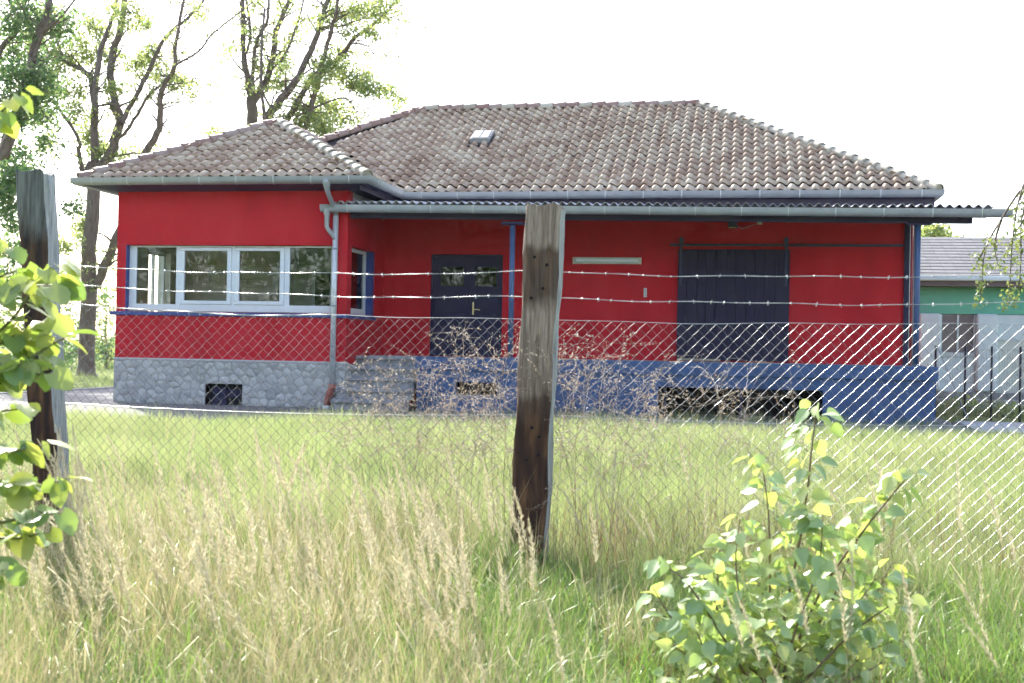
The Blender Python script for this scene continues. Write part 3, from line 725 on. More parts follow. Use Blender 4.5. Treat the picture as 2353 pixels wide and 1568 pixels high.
MB().tube([(xp-0.16, CY, 4.30), (xp-0.16, CY, 4.2), (xp-0.16, CY, 4.10), (xp-0.16, CY, 3.88), (xp-0.13, CY+0.02, 3.82), (xp-0.02, yw-0.03, 3.66), (xp, yw, 3.6)], [0.085, 0.08, 0.055, 0.05, 0.05, 0.046, 0.046], 14).build('canopy_outlet', m_zinc, dp, True)
MB().tube([(xp-0.005, yw, 0.52), (xp-0.02, yw, 0.42), (xp-0.09, yw-0.02, 0.22), (xp-0.11, yw-0.02, 0.06)], [0.078, 0.082, 0.075, 0.072], 14).build('clay_socket', m_clayred, dp, True)
MB().box(xp-0.19, xp-0.02, yw-0.12, yw+0.07, -0.02, 0.07, 0.02).build('base_stone', m_pipewhite, dp)
# pipes on the right-hand end of the house
MB().tube([(11.905, 0.25, 1.0), (11.905, 0.25, 4.3)], 0.024, 10).build('white_pipe', m_pipewhite, house, True)
MB().tube([(11.965, 0.35, 1.0), (11.965, 0.35, 4.3)], 0.028, 10).build('red_pipe', m_pipered, house, True)
MB().tube([(12.035, 0.4, 0.0), (12.035, 0.4, 4.6)], 0.033, 12).build('end_downpipe', m_zincb, house, True)

# ================================================================== THE GREEN AND WHITE BUILDING BEHIND
m_green = M('green_render', (0.15, 0.46, 0.33), 0.8, (0.135, 0.42, 0.30), scale=2)
m_pwhite = M('white_panel', (0.62, 0.68, 0.70), 0.6, (0.55, 0.61, 0.64), scale=3)
m_ftile = M_rand('grey_roof_tile', [(0.1, (0.125, 0.125, 0.13)), (0.5, (0.145, 0.145, 0.15)), (0.9, (0.165, 0.165, 0.17))], 0.75, 0.3, 5, 0.4)
m_eave = M('eave_brown', (0.16, 0.12, 0.12), 0.7)
m_blind = M('window_blind', (0.20, 0.165, 0.16), 0.6, (0.17, 0.14, 0.14), scale=3)
gbd = empty('green_building', (12.6, 9.8, 0), 'low building with green band, white panels and grey tiled roof behind the dock', 'building')
GX1 = 19.5
def gp(mb, name, mat, par=None, smooth=False):
    o = mb.build(name, mat, par or gbd, smooth)
    if par is None: o.location = (-12.6, -9.8, 0)
    return o
gp(MB().box(12.8, 32, 10.05, 18, 0, 3.3), 'wall', m_pwhite)
gp(MB().box(12.8, 32, 9.92, 10.05, 2.62, 3.42), 'green_band', m_green)
gp(MB().box(12.5, 32.3, 9.35, 9.45, 3.40, 3.55), 'fascia', m_eave)
gp(MB().box(12.5, 32.3, 9.45, 9.93, 3.40, 3.43), 'soffit', m_eave)
gp(MB().box(12.5, 32.3, 9.22, 9.36, 3.55, 3.69, 0.03), 'gutter', m_pwhite)
groof = gp(MB().add([(12.4, 9.3, 3.66), (32.3, 9.3, 3.66), (32.3, 13.9, 5.22), (12.4, 13.9, 5.22), (32.3, 18.5, 3.66), (12.4, 18.5, 3.66)], [(0, 1, 2, 3), (3, 2, 4, 5)]), 'roof', m_deck)
bu2 = np.array([0, 4.6, 1.56]); bl2 = np.linalg.norm(bu2); bu2 /= bl2
gt = MB()
nrow = 13
for j in range(nrow):
    s_a = j*bl2/nrow; s_b = (j+1)*bl2/nrow+0.03
    for i in range(int((32.2-12.4)/0.34)):
        x0 = 12.42+i*0.34
        pa = np.array([x0, 9.3, 3.66])+bu2*s_a+np.array([0, -0.004, 0.028]); pb = np.array([x0, 9.3, 3.66])+bu2*s_b+np.array([0, 0, 0.012])
        gt.add([pa, pa+np.array([0.334, 0, 0]), pb+np.array([0.334, 0, 0]), pb, pa-np.array([0, 0, 0.03]), pa+np.array([0.334, 0, -0.03])], [(0, 1, 2, 3), (4, 5, 1, 0)])
gto = gt.build('roof_tiles', m_ftile, groof); tag(gto, kind='stuff')
xg = 12.85
for (w, kind) in ((0.55, 'w'), (0.62, 'p'), (0.98, 'w'), (0.60, 'p'), (1.06, 'd'), (1.15, 'p'), (1.0, 'w'), (0.6, 'p'), (1.0, 'w'), (0.6, 'p'), (1.0, 'w'), (0.6, 'p'), (1.0, 'w'), (0.9, 'p')):
    if kind == 'p': gp(MB().box(xg, xg+w, 9.72, 10.04, 0.35, 2.62, 0.05), 'pillar', m_pwhite)
    elif kind == 'w':
        w_ = empty('window', (0, 0, 0), parent=gbd); w_.location = (-12.6, -9.8, 0)
        MB().box(xg+0.02, xg+w-0.02, 9.98, 10.04, 1.5, 2.58).build('window_blind', m_blind, w_)
        for xa in (xg+0.0, xg+w/2-0.02, xg+w-0.05): MB().box(xa, xa+0.05, 9.95, 9.975, 1.48, 2.6).build('frame_bar', m_pwhite, w_)
        MB().box(xg+0.01, xg+w-0.01, 9.86, 10.04, 1.38, 1.48).build('window_sill', m_pwhite, w_)
        gp(MB().box(xg+0.003, xg+w-0.003, 9.9, 10.03, 0.35, 1.375), 'parapet_panel', m_pwhite)
    else:
        d_ = empty('door', (0, 0, 0), parent=gbd); d_.location = (-12.6, -9.8, 0)
        MB().box(xg+0.02, xg+w-0.02, 9.97, 10.03, 0.1, 1.85).build('door_leaf', m_lamp, d_)
        MB().box(xg+0.02, xg+w-0.02, 9.94, 10.03, 1.87, 2.6).build('transom_panel', m_pwhite, d_)
    xg += w
gp(MB().box(12.8, 32, 9.8, 10.02, 0, 0.34), 'base_strip', m_conc)

tag(MB().box(12.9, 30, 4.0, 4.25, 0, 0.32, 0.02).build('low_bed_wall', m_grey), 'low beige concrete bed wall in front of the green building', 'wall')

# dark post-and-mesh fence beside the dock
m_dpost = M('dark_post', (0.03, 0.032, 0.045), 0.5)
gf = empty('garden_fence', (12.6, 0.8, 0), 'thin dark metal fence with wire mesh right of the dock', 'fence')
fpts = [(12.62, 1.1), (13.20, 0.75), (13.70, 0.45), (14.22, 0.1), (14.85, -0.3), (15.6, -0.8)]
for (x, y) in fpts:
    MB().tube([(x-12.6, y-0.8, -0.1), (x-12.6, y-0.8, 1.60)], 0.026, 8).build('post', m_dpost, gf, True)
gw = MB()
for (a, b) in zip(fpts[:-1], fpts[1:]):
    L = math.hypot(b[0]-a[0], b[1]-a[1]); n = int(L/0.055)
    for i in range(n):
        t = i/n; x = a[0]+(b[0]-a[0])*t-12.6; y = a[1]+(b[1]-a[1])*t-0.8
        gw.tube([(x, y, 0.05), (x, y, 1.55)], 0.0022, 3, False)
    for i in range(9): gw.tube([(a[0]-12.6, a[1]-0.8, 0.08+i*0.18), (b[0]-12.6, b[1]-0.8, 0.08+i*0.18)], 0.0022, 3, False)
tag(gw.build('wire_mesh', m_dpost, gf), kind='stuff')
MB().tube([(0.05, 0.25, 1.58), (0.62, -0.35, 0.0)], 0.014, 6).build('brace', m_zinc, gf)

# ================================================================== THE FENCE IN FRONT
YF = -19.75
def post_mat(name, bands_, seed, dark=(0.045, 0.026, 0.022), light=(0.40, 0.325, 0.285), mid=(0.25, 0.19, 0.16)):
    """weathered sleeper: grey grain, creosote stains of their own shape at given heights"""
    mt, nt, b, out = new_mat(name); b.inputs['Roughness'].default_value = 0.85; b.inputs['Specular IOR Level'].default_value = 0.2
    v = coords(nt, (1, 1, 0.06)); vg = coords(nt)
    n1 = nd(nt, 'ShaderNodeTexNoise'); n1.inputs['Scale'].default_value = 55; n1.inputs['Detail'].default_value = 8; n1.inputs['Roughness'].default_value = 0.65; nt.links.new(v, n1.inputs['Vector'])
    r1 = ramp(nt, n1.outputs[0], [(0.30, tuple(x*0.45 for x in mid)), (0.46, mid), (0.62, light), (0.8, tuple(x*1.25 for x in light))])
    n2 = nd(nt, 'ShaderNodeTexNoise'); n2.inputs['Scale'].default_value = 7; n2.inputs['Detail'].default_value = 5; nt.links.new(coords(nt, (1, 1, 0.45)), n2.inputs['Vector'])
    sx = nd(nt, 'ShaderNodeSeparateXYZ'); nt.links.new(vg, sx.inputs[0])
    # stain mask from height bands, edges broken by noise
    mul = nd(nt, 'ShaderNodeMath', operation='MULTIPLY_ADD'); mul.inputs[1].default_value = 0.34; nt.links.new(n2.outputs[0], mul.inputs[0]); nt.links.new(sx.outputs[2], mul.inputs[2])
    zr_ = nd(nt, 'ShaderNodeMapRange'); zr_.inputs[1].default_value = 0.17; zr_.inputs[2].default_value = 2.97; nt.links.new(mul.outputs[0], zr_.inputs[0])
    rm = ramp(nt, zr_.outputs[0], [(p, (c, c, c)) for p, c in bands_])
    n3 = nd(nt, 'ShaderNodeTexNoise'); n3.inputs['Scale'].default_value = 16; nt.links.new(coords(nt, (1, 1, 0.18)), n3.inputs['Vector'])
    r3 = ramp(nt, n3.outputs[0], [(0.38, dark), (0.55, (0.075, 0.040, 0.028)), (0.72, (0.16, 0.085, 0.045))])
    mx = nd(nt, 'ShaderNodeMix', data_type='RGBA'); nt.links.new(rm.outputs[0], mx.inputs[0]); nt.links.new(r1.outputs[0], mx.inputs[6]); nt.links.new(r3.outputs[0], mx.inputs[7])
    nt.links.new(mx.outputs[2], b.inputs['Base Color'])
    bp = nd(nt, 'ShaderNodeBump'); bp.inputs['Strength'].default_value = 0.9; bp.inputs['Distance'].default_value = 0.012; nt.links.new(n1.outputs[0], bp.inputs['Height']); nt.links.new(bp.outputs[0], b.inputs['Normal'])
    return mt
def sleeper(name, parent, xt, xb, y, zb, zt, w0, w1, dep, mat, seed, cracks):
    r = random.Random(seed); nz_, nw, nd_ = 40, 10, 5
    ringp = [(i/nw-0.5, -0.5) for i in range(nw)]+[(0.5, i/nd_-0.5) for i in range(nd_)]+[(0.5-i/nw, 0.5) for i in range(nw)]+[(-0.5, 0.5-i/nd_) for i in range(nd_)]
    n = len(ringp); vv = []
    ph = [r.uniform(0, 6.28) for _ in range(8)]
    for k in range(nz_+1):
        t = k/nz_; z = (zt-zb)*t; w = w0+(w1-w0)*t; cx = (xt-xb)*t
        for i, (a, b_) in enumerate(ringp):
            ch = 0.90 if abs(abs(a)-0.5) < 0.01 and abs(abs(b_)-0.5) < 0.01 else 1.0
            ed = 0.0035*math.sin(z*3.1+ph[0]+a*5)+0.006*math.sin(z*9+ph[1]+b_*7)+r.uniform(-0.0022, 0.0022)
            x_ = cx+a*w*ch+(ed if abs(a) > 0.35 else 0); y_ = b_*dep*ch+(0.004*math.sin(z*6+a*9+ph[2]))
            for (ca, cz0, cz1, cd_, sl_) in cracks:       # split in the front face
                if b_ < -0.45 and cz0 < z < cz1:
                    dx_ = abs(a-(ca+sl_*(z-cz0)))
                    if dx_ < 0.055: y_ += cd_*(1-dx_/0.055)
            zz = z
            if k == nz_: zz += 0.012*math.sin(a*9+ph[3])-0.018*(abs(a) > 0.45)
            vv.append((x_, y_, zz))
    ff = [(k*n+i, k*n+(i+1) % n, (k+1)*n+(i+1) % n, (k+1)*n+i) for k in range(nz_) for i in range(n)]
    ff.append(tuple(nz_*n+i for i in range(n)))
    return MB().add(vv, ff).build(name, mat, parent, loc=(xb, y, zb))
fence = empty('wire_fence', (7.0, YF, gz(YF)), 'chain link fence with barbed wire on wooden sleeper posts in the foreground', 'fence')
fo = np.array([7.0, YF, gz(YF)])
PB = -0.35
mpc = post_mat('sleeper_grey', [(0.0, 1.0), (0.42, 1.0), (0.475, 0.85), (0.50, 0.2), (0.56, 0.08), (0.70, 0.05), (0.735, 0.75), (0.83, 0.8), (0.855, 0.0), (1.0, 0.0)], 1)
mpl = post_mat('sleeper_dark', [(0.0, 1.0), (0.45, 1.0), (0.70, 0.97), (0.86, 0.92), (0.91, 0.3), (0.95, 0.12), (1.0, 0.1)], 2, dark=(0.03, 0.018, 0.02), light=(0.20, 0.215, 0.215), mid=(0.12, 0.13, 0.13))
pc = sleeper('post', fence, 7.035-7.0, 6.955-7.0, 0.0, PB-fo[2], 2.325-fo[2], 0.245, 0.262, 0.16, mpc, 5,
             [(0.05, 1.95, 2.7, 0.03, -0.02), (0.16, 1.85, 2.35, 0.016, 0.12), (-0.05, 0.9, 1.75, 0.02, 0.06)])
pc['label'] = 'grey weathered sleeper post with brown stains, in the middle'
pl = sleeper('post', fence, 3.215-7.0, 3.45-7.0, 0.0, PB-fo[2], 2.585-fo[2], 0.21, 0.25, 0.17, mpl, 9, [])
pl['label'] = 'dark brown leaning sleeper post behind the leafy twigs at left'
m_skylit = post_mat('sleeper_skylit', [(0.0, 0.12), (0.4, 0.05), (1.0, 0.0)], 3, light=(0.42, 0.43, 0.43), mid=(0.30, 0.31, 0.315))
for ob_ in (pl, pc):                                   # narrow side coloured paler, skylight from the right painted in
    ob_.data.materials.append(m_skylit)
    for p_ in ob_.data.polygons:
        if p_.normal.x > 0.7: p_.material_index = 1
m_hole = M('bolt_hole', (0.012, 0.008, 0.01), 0.9)
for (u, v) in ((1228, 590), (1256, 608), (1247, 662), (1220, 684), (1222, 982), (1238, 1003), (1236, 1045), (1210, 1055)):
    p = at(u, v, YF-0.078)-fo
    MB().tube([(p[0], -0.079, p[2]), (p[0], -0.0865, p[2])], [0.012, 0.010], 9).build('bolt_hole', m_hole, fence)
m_wire = M('galvanised_wire', (0.55, 0.57, 0.58), 0.32, (0.40, 0.42, 0.43), scale=20, metallic=0.75, spec=0.6)
m_wired = M('mesh_wire', (0.26, 0.28, 0.30), 0.22, (0.13, 0.145, 0.16), scale=2, metallic=0.85, spec=0.6)
X0, X1 = 1.6, 11.8
def sag(pts):      # height of a wire between fixing points
    def f_(x):
        for (xa, za), (xb_, zb_) in zip(pts[:-1], pts[1:]):
            if x <= xb_: 
                t = (x-xa)/(xb_-xa); return za+(zb_-za)*t-0.035*(4*t*(1-t))*(abs(xb_-xa)/3.6)
        return pts[-1][1]
    return f_
def barbed(name, pts, yo_, bstep, seed):
    f_ = sag(pts); r = random.Random(seed); mb = MB(); n = int((X1-X0)/0.0075)
    for ph in (0, math.pi):
        P = []
        for i in range(n+1):
            x = X0+(X1-X0)*i/n; a = 2*math.pi*x/0.043+ph
            P.append((x-fo[0], yo_+0.0022*math.cos(a), f_(x)+0.005*math.sin(x*3.7+seed)+0.003*math.sin(x*9.1+2*seed)+0.0022*math.sin(a)-fo[2]))
        mb.tube(P, 0.0017, 4, False)
    x = X0+0.03
    while x < X1:
        z = f_(x)+0.005*math.sin(x*3.7+seed)+0.003*math.sin(x*9.1+2*seed)-fo[2]
        for q in range(2):
            a = r.uniform(0, math.pi); L = 0.015; dx_ = r.uniform(-0.006, 0.006)
            mb.tube([(x-fo[0]-dx_, yo_-L*math.cos(a), z-L*math.sin(a)), (x-fo[0]+0.004, yo_, z+0.003), (x-fo[0]+dx_, yo_+L*math.cos(a), z+L*math.sin(a))], 0.0015, 4, False)
        mb.tube([(x-fo[0]-0.006, yo_, z), (x-fo[0]+0.006, yo_, z)], 0.0042, 6, True)
        x += bstep*r.uniform(0.6, 1.4)
    return mb.build(name, m_wire, fence, True)
xl_, xc_ = 3.45, 7.0
barbed('barbed_wire', [(X0, 1.90), (xl_, 1.90), (xc_, 1.885), (10.6, 1.905), (X1, 1.9)], 0.085, 0.125, 1)
barbed('barbed_wire', [(X0, 1.77), (xl_, 1.765), (xc_, 1.71), (10.6, 1.72), (X1, 1.72)], 0.085, 0.125, 2)
mt_top0 = sag([(X0, 1.63), (xl_, 1.615), (5.6, 1.562), (xc_, 1.562), (10.6, 1.60), (X1, 1.6)])
mt_top = lambda x: mt_top0(x)+0.006*math.sin(x*2.3)+0.004*math.sin(x*5.9+1)
barbed('barbed_wire', [(X0, 1.645), (xl_, 1.63), (5.6, 1.565), (5.75, 1.56)], 0.10, 0.09, 3) if False else None
DM = 0.0785
def mesh_wires():
    mb = MB(); r = random.Random(4); n = int((X1-X0)/(DM/2)); rows = 40
    for i in range(n):
        xa = X0+i*DM/2; P = []
        for k in range(rows+1):
            right = (k+i) % 2; x = xa+(DM/2 if right else 0); zt = mt_top(x)-0.004
            bul = 0.02*math.sin(x*1.7)*math.sin(k*0.15)
            z = zt-k*(DM/2)*1.0
            if z < gz(YF)-0.08: break
            wob = 0.0028
            P.append((x-fo[0]+r.uniform(-wob, wob), 0.10+(0.0022 if right else -0.0022)+bul, z-fo[2]+r.uniform(-wob, wob)))
        for a_, b_ in zip(P[:-1], P[1:]): mb.tube([a_, b_], r.uniform(0.0010, 0.0015), 5, False)
    return mb
mw = mesh_wires().build('chain_link_mesh', m_wired, fence, True); tag(mw, kind='stuff')
tw_ = MB(); P = [(X0+i*0.05-fo[0], 0.10, mt_top(X0+i*0.05)-fo[2]) for i in range(int((X1-X0)/0.05)+1)]
tw_.tube(P, 0.0021, 5, False).build('top_wire', m_wire, fence, True)
mt_mid = sag([(X0, 0.90), (xl_, 0.885), (xc_, 0.90), (10.6, 0.94), (X1, 0.94)])
MB().tube([(X0+i*0.05-fo[0], 0.105, mt_mid(X0+i*0.05)-fo[2]) for i in range(int((X1-X0)/0.05)+1)], 0.0017, 5, False).build('middle_wire', m_wire, fence, True)
# left run of the top wire is barbed
def barb_left():
    mb = MB(); n = int((5.5-X0)/0.0075); r = random.Random(8)
    for ph in (0, math.pi):
        mb.tube([(X0+i*0.0075-fo[0], 0.098+0.0024*math.cos(2*math.pi*(X0+i*0.0075)/0.043+ph), mt_top(X0+i*0.0075)+0.004+0.0024*math.sin(2*math.pi*(X0+i*0.0075)/0.043+ph)-fo[2]) for i in range(n)], 0.0018, 4, False)
    x = X0
    while x < 5.5:
        z = mt_top(x)-fo[2]
        for q in range(2):
            a = r.uniform(0.6, 2.2); mb.tube([(x-fo[0], 0.098-0.015*math.cos(a), z-0.015*math.sin(a)), (x-fo[0], 0.098+0.015*math.cos(a), z+0.015*math.sin(a))], 0.0015, 4, False)
        x += 0.085
    return mb.build('barbed_wire', m_wire, fence, True)
barb_left()

# ================================================================== TREES
m_bark = M('bark', (0.15, 0.115, 0.10), 0.9, (0.085, 0.066, 0.06), scale=9, stretch=(1, 1, 0.25), bump=0.9, bscale=14, c3=(0.18, 0.15, 0.135))
m_leafA = M_leaf('tree_leaf', [(0.0, (0.17, 0.235, 0.12)), (0.4, (0.23, 0.295, 0.145)), (0.75, (0.30, 0.34, 0.17)), (1.0, (0.40, 0.40, 0.20))], (1.45, 1.45, 0.95), 0.66, 0.5, 0.3)
m_leafB = M_leaf('dark_tree_leaf', [(0.0, (0.085, 0.16, 0.085)), (0.5, (0.125, 0.20, 0.10)), (1.0, (0.20, 0.26, 0.12))], (1.4, 1.5, 0.95), 0.55, 0.5, 0.3)
LEAF_F = [(0, 1, 2), (0, 2, 3)]
def leaf_cloud(centers, size, seed, per, spread, flat=0.75):
    """sprays of leaf-sized faces round each centre"""
    r = np.random.default_rng(seed); C_ = np.repeat(np.array(centers, float), per, axis=0); n = len(C_)
    off = r.normal(0, 1, (n, 3)); off /= np.maximum(np.linalg.norm(off, axis=1, keepdims=True), 1e-6); off *= (r.random((n, 1))**0.5)*spread
    off[:, 2] *= flat; P = C_+off
    a = r.normal(0, 1, (n, 3)); a[:, 2] -= 0.5; a /= np.linalg.norm(a, axis=1, keepdims=True)
    nn = r.normal(0, 0.8, (n, 3)); nn[:, 2] += 0.9; b = np.cross(a, nn); b /= np.maximum(np.linalg.norm(b, axis=1, keepdims=True), 1e-6)
    cr = np.cross(a, b)
    s_ = size*r.uniform(0.7, 1.3, (n, 1))
    v = np.stack([P, P+a*s_*0.5+b*s_*0.33+cr*s_*0.08, P+a*s_, P+a*s_*0.5-b*s_*0.33+cr*s_*0.08], axis=1).reshape(-1, 3)
    f_ = (np.arange(n)[:, None]*4+np.array([[0, 1, 2, 3]])).astype(np.int32)
    return v, f_
def np_mesh(name, v, f_, mat):
    me = bpy.data.meshes.new(name); nv, nf = len(v), len(f_); k = f_.shape[1]
    me.vertices.add(nv); me.vertices.foreach_set('co', v.astype(np.float32).ravel())
    me.loops.add(nf*k); me.loops.foreach_set('vertex_index', f_.ravel().astype(np.int32))
    me.polygons.add(nf); me.polygons.foreach_set('loop_start', np.arange(0, nf*k, k, dtype=np.int32))
    try: me.polygons.foreach_set('loop_total', np.full(nf, k, dtype=np.int32))
    except Exception: pass
    me.update(calc_edges=True); me.materials.append(mat); return me
def smooth_path(pts, rad, sub=4):
    P = [np.array(p, float) for p in pts]; out = []; ro = []
    for i in range(len(P)-1):
        p0 = P[max(i-1, 0)]; p1 = P[i]; p2 = P[i+1]; p3 = P[min(i+2, len(P)-1)]
        for k in range(sub):
            t = k/sub
            out.append(0.5*((2*p1)+(-p0+p2)*t+(2*p0-5*p1+4*p2-p3)*t*t+(-p0+3*p1-3*p2+p3)*t**3)); ro.append(rad[i]+(rad[i+1]-rad[i])*t)
    out.append(P[-1]); ro.append(rad[-1]); return out, ro
def tree(name, label, base, Y0, limbs, clumps, lsize, seed, lmat, group=None, twigs=46, per=9, cat='tree'):
    """limbs: [(list of picture points, start radius, end radius, depth drift)]; clumps: (u, v, radius m, sprays)"""
    r = random.Random(seed); t = empty(name, tuple(base), label, cat, group); o = np.array(base, float)
    trunk = MB(); spr = []; tips = []
    for li, (pts, r0, r1, drift) in enumerate(limbs):
        n = len(pts); P3 = [at(u, v, Y0+drift*(i/max(1, n-1))) for i, (u, v) in enumerate(pts)]
        if li == 0: P3[0] = np.array([P3[0][0], P3[0][1], -0.15])
        rad = [0.84*(r0+(r1-r0)*(i/max(1, n-1))) for i in range(n)]
        P3, rad = smooth_path(P3, rad)
        P3 = [p+np.array([r.uniform(-1, 1), r.uniform(-1, 1), r.uniform(-1, 1)])*min(0.035, rad[i]*0.35) if 0 < i < len(P3)-1 else p for i, p in enumerate(P3)]
        if li == 0: rad[0] *= 1.5; rad[1] *= 1.15
        trunk.tube([p-o for p in P3], rad, 9 if r0 > 0.1 else 6, False)
        for i in range(2, len(P3)): tips.append((P3[i], rad[i], P3[i]-P3[i-1]))
    # finer side twigs
    fine = MB()
    for k in range(twigs):
        p, rr, d = r.choice(tips)
        if rr > 0.2: continue
        d = d/np.linalg.norm(d); q = np.array([r.gauss(0, 1), r.gauss(0, 1), r.gauss(0.25, 0.6)]); q /= np.linalg.norm(q)
        dr = d*0.5+q*0.8; L = r.uniform(0.5, 1.7); P = [p]; 
        for s_ in range(5):
            dr = dr+np.array([r.gauss(0, 0.22), r.gauss(0, 0.22), r.gauss(-0.04, 0.2)]); dr /= np.linalg.norm(dr); P.append(P[-1]+dr*L/5)
        fine.tube([x-o for x in P], [max(0.012, rr*0.35)*(1-0.85*i/5)+0.004 for i in range(6)], 5, False)
        if r.random() < 0.6: spr.append(P[-1])
        if r.random() < 0.3: spr.append(P[3])
    for (u, v, rad, n) in clumps:
        c = at(u, v, Y0+r.uniform(-1.2, 1.8))
        for k in range(n):
            q = np.array([r.gauss(0, 1), r.gauss(0, 1), r.gauss(0, 1)]); q /= np.linalg.norm(q)+1e-9
            s_ = c+q*rad*(r.random()**0.45)*np.array([1, 1, 0.8]); spr.append(s_)
            if r.random() < 0.25: fine.tube([c-o, (c+s_)/2+np.array([0, 0, 0.1])-o, s_-o], [0.018, 0.012, 0.005], 4, False)
    trunk.build('trunk', m_bark, t, True)
    fo_ = fine.build('twigs', m_bark, t, True); tag(fo_, kind='stuff')
    v, f_ = leaf_cloud(np.array(spr)-o, lsize, seed, per, 0.36)
    c = link_mesh('crown', np_mesh('crown', v, f_, lmat), t); tag(c, kind='stuff')
    return t
gA = at(200, 862, 16.5)
tree('old_ash_tree', 'forked tree with dark trunk left of the red house', (gA[0], 16.5, 0), 16.5, [
    ([(200, 868), (199, 780), (205, 640), (204, 560), (215, 460), (207, 400), (216, 372)], 0.40, 0.27, 0),
    ([(222, 660), (246, 600), (268, 545), (300, 470), (325, 367), (361, 306), (369, 262), (367, 228), (382, 188), (401, 157), (403, 105), (411, 60), (425, -20)], 0.22, 0.06, -2.0),
    ([(210, 420), (240, 375), (260, 338), (275, 280), (268, 250), (255, 190), (258, 130), (275, 75), (283, 20), (288, -50)], 0.26, 0.12, 0.6),
    ([(277, 285), (292, 255), (330, 190), (364, 113), (388, 76), (430, 42), (469, 0), (500, -40)], 0.13, 0.05, 1.5),
    ([(265, 325), (290, 300), (322, 251), (340, 220), (380, 186), (408, 147), (456, 118), (485, 81), (528, 45), (580, 5)], 0.09, 0.03, -1.5),
    ([(215, 400), (217, 262), (210, 183), (196, 165), (147, 139), (105, 115), (60, 100)], 0.20, 0.05, 1.2),
    ([(216, 262), (225, 150), (240, 90), (262, 30), (270, -40)], 0.15, 0.07, 0.9),
    ([(205, 425), (194, 408), (181, 353), (183, 322), (150, 270), (115, 225), (92, 225), (60, 250)], 0.13, 0.03, -0.8),
    ([(147, 139), (120, 60), (100, -20)], 0.07, 0.04, 1.2),
    ([(408, 147), (430, 110), (460, 170), (470, 190)], 0.025, 0.01, 1.0),
    ([(215, 245), (250, 238), (262, 240)], 0.06, 0.05, 0.3),
    ([(425, 125), (444, 170), (463, 215), (475, 300)], 0.018, 0.006, 0.8),
    ], [(235, 120, 0.9, 40), (205, 60, 1.0, 40), (160, 130, 1.1, 46), (290, 30, 0.9, 34), (330, 60, 0.5, 12), (330, 150, 0.9, 44), (360, 130, 0.7, 26), (395, 185, 0.6, 24),
        (215, 330, 0.55, 30), (205, 300, 0.5, 20), (240, 350, 0.5, 22), (180, 260, 0.6, 20), (160, 215, 0.7, 22), (130, 190, 0.9, 34), (100, 130, 0.9, 34), (60, 80, 1.0, 34), (120, 40, 0.9, 30), (250, 200, 0.5, 12),
        (275, 360, 0.5, 14), (300, 340, 0.3, 6), (390, 345, 0.3, 6), (345, 340, 0.3, 6), (425, 190, 0.4, 8), (70, 160, 1.0, 36), (80, 260, 0.9, 24), (115, 330, 0.6, 14), (195, 510, 0.55, 24), (190, 540, 0.5, 18), (150, 560, 0.6, 20), (165, 620, 0.6, 16)],
    0.125, 31, m_leafA, 'trees behind the house', 190, 24)
gB = at(20, 400, 10.0)
tree('leaning_tree', 'dark leafy tree leaning in from the left edge', (gB[0]-2.6, 10.0, 0), 10.0, [
    ([(-120, 870), (-80, 600), (-40, 420), (8, 348), (29, 296), (60, 190), (86, 89), (113, 26), (110, -40)], 0.30, 0.13, 0),
    ([(-80, 600), (-70, 400), (-30, 250), (0, 120), (40, 60), (10, -30)], 0.18, 0.07, 0.6),
    ([(60, 190), (95, 85), (130, 50), (180, -10)], 0.08, 0.04, -0.8),
    ([(29, 296), (60, 260), (105, 240), (140, 200)], 0.05, 0.02, 0.8),
    ], [(20, 40, 1.0, 40), (60, 20, 0.9, 40), (100, 60, 0.8, 30), (30, 120, 0.9, 40), (20, 190, 1.0, 46), (70, 170, 0.8, 36), (100, 210, 0.7, 30), (60, 240, 0.7, 28), (20, 270, 0.8, 30), (110, 270, 0.5, 16),
        (20, 370, 1.0, 60), (50, 400, 0.9, 46), (10, 440, 1.0, 60), (30, 500, 1.0, 46), (0, 560, 1.0, 44), (30, 600, 0.9, 30), (100, 330, 0.6, 14), (170, 470, 0.4, 10), (140, 60, 0.7, 24), (10, 660, 0.9, 30), (60, 680, 0.7, 18)],
    0.14, 37, m_leafB, 'trees behind the house', 90, 18)
gC = at(579, 296, 19.0)
tree('upright_tree', 'upright many-stemmed tree rising behind the small hip roof', (gC[0], 19.0, 0), 19.0, [
    ([(572, 840), (576, 600), (578, 400), (579, 296), (578, 223)], 0.36, 0.25, 0),
    ([(578, 228), (567, 170), (559, 105), (557, 0), (556, -60)], 0.17, 0.09, 0.4),
    ([(580, 225), (584, 126), (595, 79), (613, 50), (618, 0), (625, -50)], 0.11, 0.05, -0.8),
    ([(565, 122), (576, 79), (566, 0), (560, -50)], 0.08, 0.05, 0.5),
    ([(583, 232), (618, 168), (631, 100), (637, 60), (668, 0), (690, -50)], 0.18, 0.08, 0.9),
    ([(640, 150), (668, 95), (690, 30), (705, -30)], 0.07, 0.04, 1.2),
    ([(565, 165), (548, 130), (535, 105)], 0.035, 0.01, 0.2),
    ], [(650, 150, 0.65, 34), (640, 190, 0.45, 18), (575, 210, 0.3, 10), (600, 150, 0.35, 10), (580, 255, 0.22, 6), (530, 110, 0.2, 4), (490, 305, 0.35, 9), (670, 80, 0.45, 10), (700, 45, 0.4, 8), (610, 200, 0.3, 8), (645, 15, 0.5, 10), (590, 5, 0.4, 6)],
    0.125, 41, m_leafA, 'trees behind the house', 150, 22)
gD = at(613, 285, 17.0)
